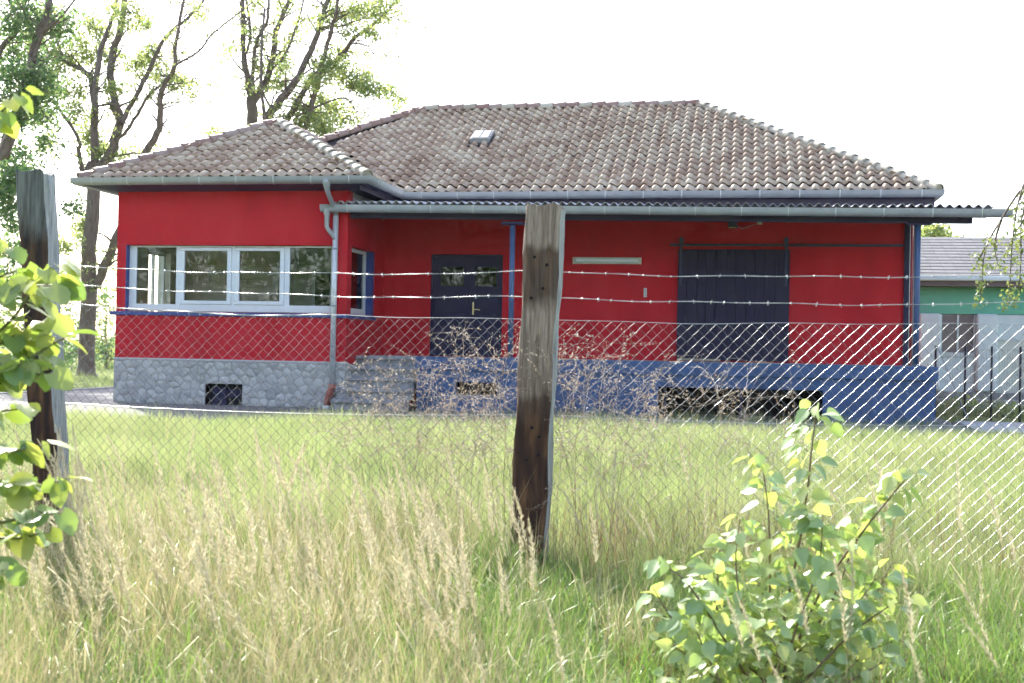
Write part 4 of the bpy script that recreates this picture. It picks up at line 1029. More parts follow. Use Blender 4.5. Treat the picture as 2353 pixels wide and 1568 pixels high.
tree('spreading_tree', 'spreading tree with slanting limbs between the two roofs', (gD[0], 17.0, 0), 17.0, [
    ([(606, 850), (608, 600), (610, 400), (613, 285), (616, 267), (640, 235), (673, 194), (697, 149), (728, 79), (752, 0), (765, -50)], 0.28, 0.09, 0),
    ([(620, 420), (640, 330), (665, 267), (715, 183), (734, 165), (783, 126), (815, 86), (864, 50), (914, 0), (950, -40)], 0.17, 0.05, 1.0),
    ([(690, 320), (705, 280), (718, 230), (744, 131), (762, 65), (773, 20), (780, -40)], 0.15, 0.06, -0.8),
    ([(731, 70), (755, 60), (783, 59), (836, 42), (875, 34), (890, 42)], 0.06, 0.025, 0.9),
    ([(812, 98), (843, 105), (862, 130), (888, 165)], 0.045, 0.012, 1.2),
    ([(612, 275), (604, 240), (600, 190), (603, 80), (608, 20)], 0.09, 0.05, 0.5),
    ([(620, 262), (630, 220), (655, 205)], 0.05, 0.03, 0.4),
    ([(680, 268), (720, 248), (770, 228), (800, 228), (818, 260)], 0.06, 0.02, -0.5),
    ([(872, 38), (878, 0), (885, -40)], 0.03, 0.02, 0.5),
    ], [(740, 290, 0.75, 50), (715, 270, 0.6, 34), (765, 250, 0.7, 36), (790, 170, 0.65, 34), (760, 150, 0.55, 22), (830, 190, 0.65, 36), (860, 195, 0.55, 24), (900, 215, 0.4, 14), (920, 225, 0.2, 5), (725, 180, 0.5, 18), (790, 120, 0.45, 14),
        (805, 275, 0.5, 16), (780, 30, 0.7, 26), (830, 20, 0.6, 20), (880, 15, 0.7, 26), (800, 70, 0.35, 8), (860, 75, 0.4, 10), (700, 250, 0.4, 14), (910, 270, 0.4, 8), (690, 285, 0.4, 14), (735, 225, 0.4, 12), (740, 40, 0.4, 8)],
    0.125, 43, m_leafA, 'trees behind the house', 170, 23)
gE = at(2150, 545, 24.0)
tree('small_tree', 'small green treetop above the grey roof of the green building', (gE[0], 24.0, 0), 24.0, [
    ([(2150, 860), (2150, 700), (2152, 600), (2150, 540)], 0.16, 0.05, 0)],
    [(2140, 540, 0.7, 50), (2165, 545, 0.6, 34), (2128, 530, 0.5, 26), (2150, 522, 0.35, 14), (2185, 552, 0.3, 10)], 0.16, 47, m_leafA, None, 20, 9)
# bushes at the left edge of the yard
def bush(name, label, u, v, y, rad, n, seed, mat, lsize=0.1):
    p = at(u, v, y); r = random.Random(seed); b = empty(name, (p[0], y, 0), label, 'bush'); spr = []; st = MB()
    for k in range(n):
        a = r.uniform(0, 6.28); q = r.random()**0.5; z = r.random()
        s_ = np.array([math.cos(a)*q*rad, math.sin(a)*q*rad*0.7, 0.1+z*p[2]*(1-0.35*q*q)]); spr.append(s_)
        if k % 8 == 0: st.tube([(s_[0]*0.1, s_[1]*0.1, 0), s_*np.array([0.6, 0.6, 0.6]), s_], [0.02, 0.012, 0.005], 5, False)
    tag(st.build('stems', m_bark, b), kind='stuff')
    v_, f_ = leaf_cloud(spr, lsize, seed, 9, 0.28); tag(link_mesh('foliage', np_mesh('foliage', v_, f_, mat), b), kind='stuff')
bush('hedge_bush', 'dark clipped hedge far behind the tree trunk', 250, 775, 60, 5.0, 420, 3, m_leafB, 0.25)
bush('side_bush', 'light green bush between tree trunk and house wall', 250, 560, 30, 1.3, 200, 4, m_leafA, 0.15)
bush('edge_bush', 'dense green bush behind the dark leaning post', 100, 600, 26, 3.6, 520, 5, m_leafB, 0.17)
bush('bed_bush', 'small green shrub in the bed right of the dock', 2215, 925, 3.2, 0.5, 40, 6, m_leafA, 0.08)
bush('bed_bush', 'low green shrub at the foot of the thin dark fence', 2310, 940, 2.2, 0.55, 40, 7, m_leafA, 0.08)
far = MB().box(-60, -30, 110, 118, 0, 5).build('far_white_building', m_pwhite)
tag(far, 'pale far building glimpsed beside the dark tree trunk', 'building')

# mirrored trees across the road; row lengthened and raised to darken the walls
gr0 = random.Random(90)
def plain_tree(label, x, y, h, w, seed):
    r = random.Random(seed); t = empty('roadside_tree', (x, y, -0.4), label, 'tree', 'trees across the road'); spr = []
    MB().tube([(0, 0, 0), (0.1, 0, h*0.35), (0, 0.1, h*0.6)], [0.3, 0.22, 0.1], 8).build('trunk', m_bark, t, True)
    for k in range(520):
        q = np.array([r.gauss(0, 1), r.gauss(0, 1), r.gauss(0, 1)]); q /= np.linalg.norm(q); spr.append(np.array([0, 0, h*0.56])+q*(r.random()**0.4)*np.array([w, w, h*0.44]))
    v_, f_ = leaf_cloud(spr, 0.36, seed, 9, 0.6); tag(link_mesh('crown', np_mesh('crown', v_, f_, m_leafB), t), kind='stuff')
on = 'first second third fourth fifth sixth seventh eighth ninth tenth eleventh twelfth'.split()
for i in range(12):
    x = -42+i*7.2+gr0.uniform(-1, 1)
    plain_tree('roadside tree across the road, in the mirrored row extended for shade, %s from the left' % on[i], x, -47+gr0.uniform(-4, 2), gr0.uniform(10, 13.5), gr0.uniform(3.9, 4.7), 60+i)

# birch hanging in at the right edge
m_birch = M_leaf('birch_leaf', [(0.0, (0.12, 0.17, 0.06)), (0.5, (0.18, 0.22, 0.09)), (1.0, (0.26, 0.28, 0.14))], (1.4, 1.4, 0.8), 0.4, 0.35, 0.6)
YB = -10.5
def birch():
    r = random.Random(12); p0 = at(2560, 1000, YB); b = empty('birch_tree', (p0[0], YB, 0), 'birch with hanging leafy twigs reaching in at the right edge', 'tree'); o = np.array([p0[0], YB, 0])
    MB().tube([np.array(p)-o for p in (p0*np.array([1, 1, 0]), at(2560, 700, YB), at(2545, 400, YB), at(2530, 100, YB))], [0.14, 0.12, 0.09, 0.05], 10).build('trunk', m_pipewhite, b, True)
    tw2 = MB(); spr = []
    for pts in ([(2545, 400), (2430, 340), (2370, 390), (2340, 460), (2325, 560), (2320, 660), (2318, 700)], [(2545, 420), (2420, 380), (2352, 480), (2345, 600), (2340, 670)],
                [(2540, 330), (2380, 400), (2290, 520), (2262, 580), (2255, 650), (2250, 695)], [(2300, 505), (2285, 560), (2292, 610)], [(2540, 450), (2400, 460), (2335, 530), (2310, 590)], [(2262, 570), (2240, 610)],
                [(2420, 360), (2350, 440), (2338, 520)]):
        P, rr = smooth_path([at(u, v, YB+r.uniform(-0.4, 0.4)) for u, v in pts], [0.02-0.017*i/(len(pts)-1) for i in range(len(pts))], 5)
        tw2.tube([p-o for p in P], rr, 5, False); L = len(P)
        for i in range(int(L*0.45), L):
            for k in range(3): spr.append(P[i]-o+np.array([r.gauss(0, 0.05), r.gauss(0, 0.05), r.gauss(-0.02, 0.05)]))
    tag(tw2.build('twigs', m_bark, b, True), kind='stuff')
    v_, f_ = leaf_cloud(spr, 0.06, 13, 3, 0.07); tag(link_mesh('crown', np_mesh('crown', v_, f_, m_birch), b), kind='stuff')
birch()

# ================================================================== GRASS
m_meadow = M_leaf('meadow_blade', [(0.0, (0.10, 0.16, 0.065)), (0.3, (0.215, 0.27, 0.125)), (0.65, (0.30, 0.335, 0.18)), (0.88, (0.40, 0.39, 0.25)), (1.0, (0.48, 0.45, 0.33))], (1.25, 1.3, 0.95), 0.5, 0.45, 0.4, 0.45)
m_green_bl = M_leaf('green_blade', [(0.0, (0.10, 0.19, 0.06)), (0.5, (0.16, 0.26, 0.085)), (1.0, (0.26, 0.32, 0.13))], (1.3, 1.4, 0.7), 0.45, 0.32, 0.6)
m_straw = M_leaf('straw', [(0.0, (0.33, 0.28, 0.165)), (0.5, (0.47, 0.42, 0.265)), (1.0, (0.62, 0.565, 0.39))], (1.1, 1.05, 0.9), 0.35, 0.6, 0.3)
m_plume = M_leaf('plume', [(0.0, (0.50, 0.455, 0.32)), (0.5, (0.60, 0.555, 0.41)), (1.0, (0.70, 0.655, 0.51))], (1.1, 1.05, 0.95), 0.35, 0.7, 0.2)
m_brown = M_leaf('brown_stem', [(0.0, (0.14, 0.08, 0.05)), (0.5, (0.22, 0.13, 0.08)), (1.0, (0.30, 0.19, 0.13))], (1.1, 1.0, 0.9), 0.3, 0.6, 0.3)
def blades(n, h, hv, spread, w, lean, bend, r, seg=3):
    mb = MB()
    for k in range(n):
        a = r.uniform(0, 6.28); q = spread*r.random()**0.5; x, y = math.cos(a)*q, math.sin(a)*q
        L = h*(1+r.uniform(-hv, hv)); d = r.uniform(0, 6.28); le = abs(r.gauss(0, lean)); be = abs(r.gauss(0, bend)); sd = np.array([-math.sin(d), math.cos(d), 0])
        tt = r.uniform(0, 3.14); sd = np.array([math.cos(tt), math.sin(tt), 0]); vv = []; p = np.array([x, y, -0.02]); ang = le
        for s_ in range(seg+1):
            ww = w*(1-(s_/seg)**1.6)*0.5
            if s_ < seg: vv += [p-sd*ww, p+sd*ww]
            else: vv.append(p)
            ang += be/seg*(1+s_); p = p+np.array([math.cos(d)*math.sin(ang), math.sin(d)*math.sin(ang), math.cos(ang)])*L/seg
        ff = [(2*s_, 2*s_+1, 2*s_+3, 2*s_+2) for s_ in range(seg-1)]+[(2*seg-2, 2*seg-1, 2*seg)]
        mb.add(vv, ff)
    return mb
def plume(r, h=0.95, lean=0.12, head=0.24):
    """dry reed-grass stalk with feathery head; stem and head as one mesh with two materials"""
    d = math.pi+r.uniform(-0.5, 0.5); P = []; ang = abs(r.gauss(0, lean)); p = np.array([0, 0, -0.03]); n = 9
    for i in range(n+1):
        P.append(p); ang += r.uniform(-0.02, 0.05)+(0.06 if i > 6 else 0); p = p+np.array([math.cos(d)*math.sin(ang), math.sin(d)*math.sin(ang), math.cos(ang)])*h/n
    mb = MB().tube(P, [0.0022*(1-0.6*i/n) for i in range(n+1)], 4, False); nstem = len(mb.f)
    k0 = 1-head/h
    for k in range(130):
        t = k0+(1-k0)*k/130; i = min(int(t*n), n-1); q = P[i]+(P[i+1]-P[i])*(t*n-i); ax = P[i+1]-P[i]; ax = ax/np.linalg.norm(ax)
        s_ = (t-k0)/(1-k0); wd = 0.028*math.sin(math.pi*min(1, (s_*0.92+0.08)**0.75))**0.9+0.002
        a = r.uniform(0, 6.28); side = np.array([math.cos(a), math.sin(a), 0])
        tip = q+side*wd*r.uniform(0.5, 1.1)+ax*r.uniform(0.015, 0.034); b = np.cross(ax, side)*0.0032
        mb.add([q, (q+tip)/2+b, tip, (q+tip)/2-b], [(0, 1, 2, 3)])
    # a few dry leaves low on the stalk
    for k in range(3):
        q = P[r.randint(1, 4)]; a = r.uniform(0, 6.28); sd = np.array([math.cos(a), math.sin(a), 0]); b = np.array([-sd[1], sd[0], 0])*0.003; L = r.uniform(0.12, 0.28)
        mb.add([q-b, q+b, q+sd*L*0.6+np.array([0, 0, L*0.55])+b*0.8, q+sd*L*0.6+np.array([0, 0, L*0.55])-b*0.8, q+sd*L*1.0+np.array([0, 0, L*0.3])], [(0, 1, 2, 3), (3, 2, 4)])
    me = mb.mesh('reed_stalk', m_straw); me.materials.append(m_plume)
    mi = [0]*nstem+[1]*130+[0]*(len(me.polygons)-nstem-130); me.polygons.foreach_set('material_index', mi); return me
def tri_arrays(me):
    me.calc_loop_triangles(); n = len(me.vertices); v = np.empty(n*3, np.float32); me.vertices.foreach_get('co', v)
    t = np.empty(len(me.loop_triangles)*3, np.int32); me.loop_triangles.foreach_get('vertices', t)
    mi = np.empty(len(me.loop_triangles), np.int32); me.loop_triangles.foreach_get('material_index', mi)
    return v.reshape(-1, 3), t.reshape(-1, 3), mi
def scatter(name, protos, pts, kind_label=None):
    """uncountable grass as one mesh; pts rows: x, y, z, tilt x, tilt y, turn, size, which"""
    pts = np.array(pts, np.float64); mats = []; V, T, MI = [], [], []; base = 0
    for k, me in enumerate(protos):
        v, t, mi = tri_arrays(me); P = pts[pts[:, 7].astype(int) == k]; n = len(P)
        if not n: continue
        slot = []
        for m_ in me.materials:
            if m_ not in mats: mats.append(m_)
            slot.append(mats.index(m_))
        mi = np.array(slot, np.int32)[mi]
        cx, sx, cy_, sy, cz_, sz = np.cos(P[:, 3]), np.sin(P[:, 3]), np.cos(P[:, 4]), np.sin(P[:, 4]), np.cos(P[:, 5]), np.sin(P[:, 5])
        R1 = np.zeros((n, 3, 3))            # turn about z first, then tilt
        R1[:, 0, 0] = cz_; R1[:, 0, 1] = -sz; R1[:, 1, 0] = sz; R1[:, 1, 1] = cz_; R1[:, 2, 2] = 1
        Rx = np.zeros((n, 3, 3)); Rx[:, 0, 0] = 1; Rx[:, 1, 1] = cx; Rx[:, 1, 2] = -sx; Rx[:, 2, 1] = sx; Rx[:, 2, 2] = cx
        Ry = np.zeros((n, 3, 3)); Ry[:, 1, 1] = 1; Ry[:, 0, 0] = cy_; Ry[:, 0, 2] = sy; Ry[:, 2, 0] = -sy; Ry[:, 2, 2] = cy_
        RR_ = np.einsum('nij,njk,nkl->nil', Ry, Rx, R1)*P[:, 6][:, None, None]
        W = np.einsum('nij,vj->nvi', RR_, v)+P[:, None, :3]
        V.append(W.reshape(-1, 3)); T.append((t[None]+(np.arange(n)*len(v))[:, None, None]+base).reshape(-1, 3)); MI.append(np.tile(mi, n)); base += n*len(v)
    V = np.concatenate(V); T = np.concatenate(T); MI = np.concatenate(MI)
    me = np_mesh(name, V, T, mats[0])
    for m_ in mats[1:]: me.materials.append(m_)
    me.polygons.foreach_set('material_index', MI)
    print(name, 'triangles', len(T))
    return tag(link_mesh(name, me), kind_label, None, None, 'stuff')
gr = random.Random(77)
def view_x(y, margin=0.6):
    a = at(0, 784, y)[0]; b = at(2352, 784, y)[0]; return a-margin, b+margin
# meadow between the fence and the house
mead = [blades(40, 0.36, 0.5, 0.16, 0.0048, 0.14, 0.45, gr, 2).mesh('tuft', m_meadow) for _ in range(5)]
mead_far = [blades(26, 0.27, 0.5, 0.22, 0.0085, 0.16, 0.5, gr, 2).mesh('tuft', m_meadow) for _ in range(4)]
pts = []
for k in range(6500):
    t = gr.random(); y = -20.2+ (8.2)*t; x0, x1 = view_x(y, 1.2); x = gr.uniform(x0, x1)
    if gr.random() > (x1-x0)/13: continue
    pts.append((x, y, gz(y)-0.02, gr.uniform(-0.1, 0.1), gr.uniform(-0.1, 0.1), gr.uniform(0, 6.28), gr.uniform(0.7, 1.35)*(0.85+0.3*math.sin(x*1.3+1.1*math.sin(y*0.9))*math.sin(y*1.1+0.7*x)), gr.randrange(5)))
tall_ = [blades(9, 0.62, 0.35, 0.2, 0.0032, 0.1, 0.25, gr, 3).mesh('tuft', m_straw) for _ in range(3)]
for k in range(520):
    y = -20.0+9*gr.random()**1.6; x0, x1 = view_x(y, 0.8); pts.append((gr.uniform(x0, x1), y, gz(y)-0.02, 0, 0, gr.uniform(0, 6.28), gr.uniform(0.6, 1.1), 5+gr.randrange(3)))
scatter('meadow_grass', mead+tall_, pts, 'light green meadow grass between the wire fence and the house')
pts = []
def edge(x): return -9.2+2.8*(x+9)/21+0.16*math.sin(x*1.7)+0.1*math.sin(x*4.3)
for k in range(9000):
    y = gr.uniform(-12.6, -5.6); x0, x1 = view_x(y, 1.5); x = gr.uniform(x0, x1)
    if y > edge(x) or gr.random() > (x1-x0)/20: continue
    pts.append((x, y, gz(y)-0.02, gr.uniform(-0.1, 0.1), gr.uniform(-0.1, 0.1), gr.uniform(0, 6.28), gr.uniform(0.7, 1.3)*min(1.0, 0.45+0.28*(edge(x)-y))*(0.9+0.28*math.sin(x*0.9+math.sin(y*0.8))*math.sin(y*1.2+0.5*x)), gr.randrange(4)))
for k in range(2500):                                  # lawn left of the yard
    y = gr.uniform(-8, 40); x = gr.uniform(-32, -9.7)
    if at(0, 860, y)[0]-1 < x: pts.append((x, y, 0.0, 0, 0, gr.uniform(0, 6.28), gr.uniform(0.6, 1.1), gr.randrange(4)))
for k in range(160): 
    y = gr.uniform(1.5, 3.9); pts.append((gr.uniform(12.9, 18), y, 0.0, 0, 0, gr.uniform(0, 6.28), gr.uniform(0.7, 1.3), gr.randrange(4)))
for k in range(90):                                    # tufts in the joint along the dock and plinth
    x = gr.uniform(3.5, 12.1); pts.append((x, -DW-0.12-gr.random()*0.25, 0.0, 0, 0, gr.uniform(0, 6.28), gr.uniform(0.35, 0.9)*(0.5 if x < 1.6 else 1), gr.randrange(4)))
scatter('lawn_grass', mead_far, pts, 'short sunlit grass towards the house and the trees')
# foreground: green undergrowth, straw, reed stalks
und = [blades(40, 0.36, 0.45, 0.13, 0.006, 0.25, 1.1, gr, 3).mesh('tuft', m_green_bl) for _ in range(5)]
stw = [blades(34, 0.52, 0.4, 0.12, 0.0035, 0.2, 0.35, gr, 3).mesh('tuft', m_straw) for _ in range(4)]
pts = []
for k in range(3600):
    y = gr.uniform(-24.2, -18.9); x0, x1 = view_x(y); x = gr.uniform(x0, x1); f_ = (x-x0)/(x1-x0)
    if y < -22.0 and 0.60 < f_ < 0.93 and gr.random() < 0.8: continue
    w = gr.random(); tall = 1.0 if y < -20 else 0.75
    if w < 0.60+0.18*(f_ > 0.5): wh = gr.randrange(5)
    elif w < 0.86: wh = 5+gr.randrange(4)
    else: continue
    pts.append((x, y, gz(y)-0.03, gr.uniform(-0.12, 0.12), gr.uniform(-0.12, 0.12), gr.uniform(0, 6.28), gr.uniform(0.7, 1.3)*tall*(0.8 if f_ > 0.55 else 1.0), wh))
lit = [blades(26, 0.26, 0.5, 0.16, 0.004, 0.7, 0.9, gr, 2).mesh('tuft', m_brown) for _ in range(3)]
for k in range(260):
    y = gr.uniform(-24.0, -19.6); x0, x1 = view_x(y); pts.append((gr.uniform(x0, x1), y, gz(y)-0.02, gr.uniform(-0.2, 0.2), gr.uniform(-0.2, 0.2), gr.uniform(0, 6.28), gr.uniform(0.7, 1.4), 9+gr.randrange(3)))
scatter('roadside_grass', und+stw+lit, pts, 'tangled green and straw-coloured grass in front of the fence')
reeds = [plume(gr, gr.uniform(0.85, 1.0), 0.10, gr.uniform(0.26, 0.42)) for _ in range(12)]
pts = []
for k in range(500):
    y = gr.uniform(-23.4, -19.95); x0, x1 = view_x(y, 0.2); f_ = gr.random()
    if f_ > 0.56 and gr.random() < 0.86: continue
    x = x0+(x1-x0)*f_
    pts.append((x, y, gz(y)-0.02, gr.gauss(0, 0.10), gr.gauss(-0.06, 0.13), gr.uniform(0, 6.28) if gr.random() < 0.15 else gr.uniform(-0.5, 0.5), gr.uniform(0.62, 1.12), gr.randrange(12)))
scatter('reed_grass', reeds, pts, 'pale dry reed grass with feathery heads in the foreground')
# single reed stalks that stand out: (u, v of the tip, depth, lean)
for (u, v, y, ln, lab) in ((1182, 1110, -21.4, -0.24, 'pale reed stalk leaning across the foot of the middle post'), (1205, 1105, -21.3, -0.10, 'feathery reed stalk upright before the middle post'),
                           (1484, 1140, -20.6, -0.30, 'lone reed stalk leaning left, right of the middle post'), (2290, 1090, -20.9, -0.16, 'tall reed stalk near the right edge'),
                           (2260, 1400, -22.6, -0.5, 'broken pale reed stalk at the lower right edge'), (2125, 1195, -21.2, -0.06, 'reed stalk standing right of the leafy sapling'),
                           (1405, 1370, -22.2, 0.02, 'short reed stalk below the middle post, left of the sapling'), (845, 1140, -21.0, -0.12, 'thick feathery reed stalk left of the middle post')):
    p = at(u, v, y); z0 = gz(y); h = p[2]-z0; s_ = max(0.5, h/0.9)
    o = link_mesh('reed_stalk', plume(random.Random(int(u)), 0.9, 0.02, 0.34)); o.rotation_euler = (gr.uniform(-0.05, 0.05), ln, 0)
    o.location = (p[0]-math.sin(ln)*h*0.97, y, z0); o.scale = (s_, s_, s_/max(0.6, math.cos(ln))); tag(o, lab, 'grass stalk', 'reed stalks that stand out')

# dead weeds tangled behind the mesh
m_dead = M_leaf('dead_weed', [(0.0, (0.27, 0.20, 0.15)), (0.5, (0.45, 0.38, 0.30)), (1.0, (0.66, 0.60, 0.51))], (1.1, 1.0, 0.95), 0.25, 0.6, 0.3)
def weed(seed, h):
    r = random.Random(seed); mb = MB()
    def grow(p, d, L, rad, lev):
        n = 7; P = [p]; kids = []
        for i in range(n):
            d = d+np.array([r.gauss(0, 0.28), r.gauss(0, 0.2), r.gauss(-0.02 if lev else 0.02, 0.22)])*(0.5 if lev == 0 else 1.0); d = d/np.linalg.norm(d); P.append(P[-1]+d*L/n)
            if lev < 2 and i > (3 if lev == 0 else 0): kids.append((P[-1], d))
        mb.tube(P, [rad*(1-0.7*i/n) for i in range(n+1)], 3, False)
        if lev >= 1:
            for q in P[2:]:
                for k in range(2):
                    a = np.array([r.gauss(0, 1), r.gauss(0, 1), r.gauss(0, 1)]); a /= np.linalg.norm(a); b = np.cross(a, np.array([0.3, 0.5, 0.8])); b /= np.linalg.norm(b); s_ = r.uniform(0.006, 0.016)
                    mb.add([q, q+a*s_*0.5+b*s_*0.25, q+a*s_, q+a*s_*0.5-b*s_*0.25], [(0, 1, 2, 3)])
        for q, dd in kids:
            for k in range(1 if lev else 2):
                if r.random() < 0.60:
                    e_ = dd*0.4+np.array([r.gauss(0, 0.8), r.gauss(0, 0.5), r.gauss(0.15, 0.5)]); grow(q, e_/np.linalg.norm(e_), L*r.uniform(0.28, 0.5), rad*0.6, lev+1)
    for k in range(3): grow(np.array([r.gauss(0, 0.05), r.gauss(0, 0.05), -0.02]), np.array([r.gauss(0, 0.2), r.gauss(0, 0.2), 1.0]), h*r.uniform(0.8, 1.05), 0.0026, 0)
    return mb.mesh('dead_weed', m_dead)
wm = [weed(s_, 1.0) for s_ in (1, 2, 3, 4)]
wr = random.Random(5)
spots = []
for (u, vtop, n) in ((835, 870, 1), (875, 770, 2), (935, 765, 2), (990, 800, 1), (1050, 790, 2), (1110, 760, 2), (1160, 735, 2), (1320, 760, 2), (1375, 765, 2), (1430, 785, 2), (1490, 805, 1), (1545, 825, 2), (1650, 800, 1), (1720, 850, 1)):
    for k in range(n): spots.append((u+wr.uniform(-25, 25), vtop+wr.uniform(-10, 40)))
ords = 'nearest second third fourth fifth sixth seventh eighth ninth tenth eleventh twelfth thirteenth fourteenth'.split()
left = sorted([p for p in spots if p[0] < 1240], key=lambda p: -p[0]); right = sorted([p for p in spots if p[0] > 1240])
for sidew, lst in (('left', left), ('right', right)):
    for k, (u, v) in enumerate(lst):
        y = YF+wr.uniform(0.25, 0.75); p = at(u, v, y); h = p[2]-gz(y)
        o = link_mesh('dead_weed', wm[wr.randrange(4)]); o.location = (p[0], y, gz(y)); o.rotation_euler = (0, 0, wr.uniform(0, 6.28)); o.scale = (h*0.85, h*0.85, h*0.88)
        tag(o, 'dead tangled weed behind the mesh, %s to the %s of the middle post' % (ords[k], sidew), 'weed', 'dead weeds along the fence')
# brown sorrel stems and green grass at the fence foot
bst = [blades(14, 0.75, 0.35, 0.16, 0.004, 0.12, 0.25, gr, 3).mesh('tuft', m_brown) for _ in range(3)]
pts = []
for k in range(70):
    y = YF+gr.uniform(-0.5, 0.9); x = gr.gauss(7.9, 1.1); pts.append((x, y, gz(y), 0, 0, gr.uniform(0, 6.28), gr.uniform(0.5, 1.0), gr.randrange(3)))
scatter('brown_weeds', bst, pts, 'thin brown weed stems round the foot of the fence')

# ================================================================== BROAD-LEAVED PLANTS IN FRONT
def leaf_mesh(name, mat, kind, seed):
    r = random.Random(seed); n = 8; vv = []; ff = []
    cup, droop = r.uniform(0.05, 0.22), r.uniform(0.05, 0.3)
    for i in range(n+1):
        t = i/n
        if kind == 'lime': w = 0.50*(math.sin(math.pi*(t*0.84+0.16))**0.75) if t < 1 else 0.0; w = w*(1+0.05*((i % 2)*2-1)) if 0 < i < n else (0.30 if i == 0 else 0)
        else: w = 0.40*math.sin(math.pi*min(1, t**0.62*0.98+0.02))**0.9*(1+0.04*((i % 2)*2-1)) if 0 < i < n else 0.04*(i == 0)
        y0 = t; back = -0.10 if (kind == 'lime' and i == 0) else 0.0
        z = -droop*t*t
        vv += [(-w, y0+back-0.10*(1-t), z-0+cup*w), (-w*0.5, y0-0.04*(1-t)+back*0.5, z+cup*w*0.35+0.015*((i % 2)*2-1)), (0, y0, z-0.02), (w*0.5, y0-0.04*(1-t)+back*0.5, z+cup*w*0.35+0.015*((i % 2)*2-1)), (w, y0+back-0.10*(1-t), z+cup*w)]
    for i in range(n):
        for k in range(4): ff.append((i*5+k, i*5+k+1, (i+1)*5+k+1, (i+1)*5+k))
    return MB().add(vv, ff).mesh(name, mat, True)
m_lime = M_leaf('lime_leaf', [(0.0, (0.17, 0.28, 0.10)), (0.5, (0.25, 0.35, 0.13)), (1.0, (0.38, 0.43, 0.17))], (1.5, 1.4, 0.6), 0.45, 0.36, 0.9)
m_sap = M_leaf('sapling_leaf', [(0.0, (0.26, 0.39, 0.21)), (0.5, (0.34, 0.46, 0.24)), (1.0, (0.48, 0.53, 0.25))], (1.5, 1.4, 0.6), 0.42, 0.36, 1.0)
m_twig = M('twig_bark', (0.20, 0.13, 0.09), 0.7, (0.14, 0.09, 0.065), scale=20)
m_twigg = M('green_twig', (0.16, 0.17, 0.06), 0.6, (0.12, 0.12, 0.05), scale=20)
def place_leaf(me, parent, o, p, d, nrm, s_):
    d = Vector(d).normalized(); x = d.cross(Vector(nrm)); 
    if x.length < 1e-3: x = d.cross(Vector((1, 0.2, 0)))
    x.normalize(); z = x.cross(d); mt_ = Matrix.Identity(4)
    for k in range(3): mt_[k][0] = x[k]*s_; mt_[k][1] = d[k]*s_; mt_[k][2] = z[k]*s_; mt_[k][3] = p[k]-o[k]
    return mt_
def leafy(name, label, cat, base, twigs_, me_list, lsz, step, seed, limit, tmat, y0, jit, first=0.25, flop=0.5):
    r = random.Random(seed); o = np.array(base, float); t = empty(name, tuple(base), label, cat); mats = []
    for (pts, r0, r1, dy) in twigs_:
        P, rr = smooth_path([at(u, v, y0+dy+jit*0.3*math.sin(i*2.1+u)) if not isinstance(u, str) else v for i, (u, v) in enumerate(pts)], [r0+(r1-r0)*i/(len(pts)-1) for i in range(len(pts))], 6)
        MB().tube([p-o for p in P], rr, 6).build('twig', tmat, t, True)
        L = 0; nxt = 0; tot = sum(np.linalg.norm(P[i+1]-P[i]) for i in range(len(P)-1))
        for i in range(len(P)-1):
            sg = np.linalg.norm(P[i+1]-P[i])
            while nxt <= L+sg:
                if nxt > first*tot:
                    q = P[i]+(P[i+1]-P[i])*((nxt-L)/sg); ax = (P[i+1]-P[i])/sg
                    a = r.uniform(0, 6.28); side = np.array([math.cos(a), math.sin(a)*0.7, r.uniform(-0.1, 0.5)]); pet = side*lsz*r.uniform(0.3, 1.1)+ax*lsz*0.2
                    q2 = q+pet; d = side+np.array([0, 0, -r.uniform(0.2, 1.3)*flop*2])+ax*0.2
                    nrm = np.array([r.gauss(0, 0.5), r.gauss(-0.35, 0.5), 1.0])
                    mats.append((place_leaf(None, t, o, q2, d, nrm, lsz*r.uniform(0.65, 1.2)), q-o, q2-o))
                nxt += step*r.uniform(0.6, 1.3)
            L += sg
    r.shuffle(mats); pt = MB()
    for k, (mt_, a, b) in enumerate(mats):
        pt.tube([a, b], 0.0011, 3, False)
        if k < limit:
            ob = link_mesh('leaf', me_list[k % len(me_list)], t); ob.matrix_local = mt_
    tag(pt.build('petioles', m_twigg, t), kind='stuff')
    if len(mats) > limit:
        rb = MB(); src = me_list[0]
        for mt_, a, b in mats[limit:]: rb.add([mt_ @ v_.co for v_ in src.vertices], [tuple(p_.vertices) for p_ in src.polygons])
        tag(rb.build('leaves', src.materials[0], t, True), kind='stuff')
    print(name, 'leaves', len(mats)); return t
lime_me = [leaf_mesh('leaf', m_lime, 'lime', i) for i in range(4)]
sap_me = [leaf_mesh('leaf', m_sap, 'birch', 10+i) for i in range(4)]
YLM = -23.75
pb_ = at(-420, 1500, YLM); lime_base = (pb_[0], YLM, gz(YLM))
root = ('p', np.array([pb_[0], YLM, gz(YLM)]))
tr0 = [(-400, 1100), (-380, 800), (-330, 500), (-300, 250)]
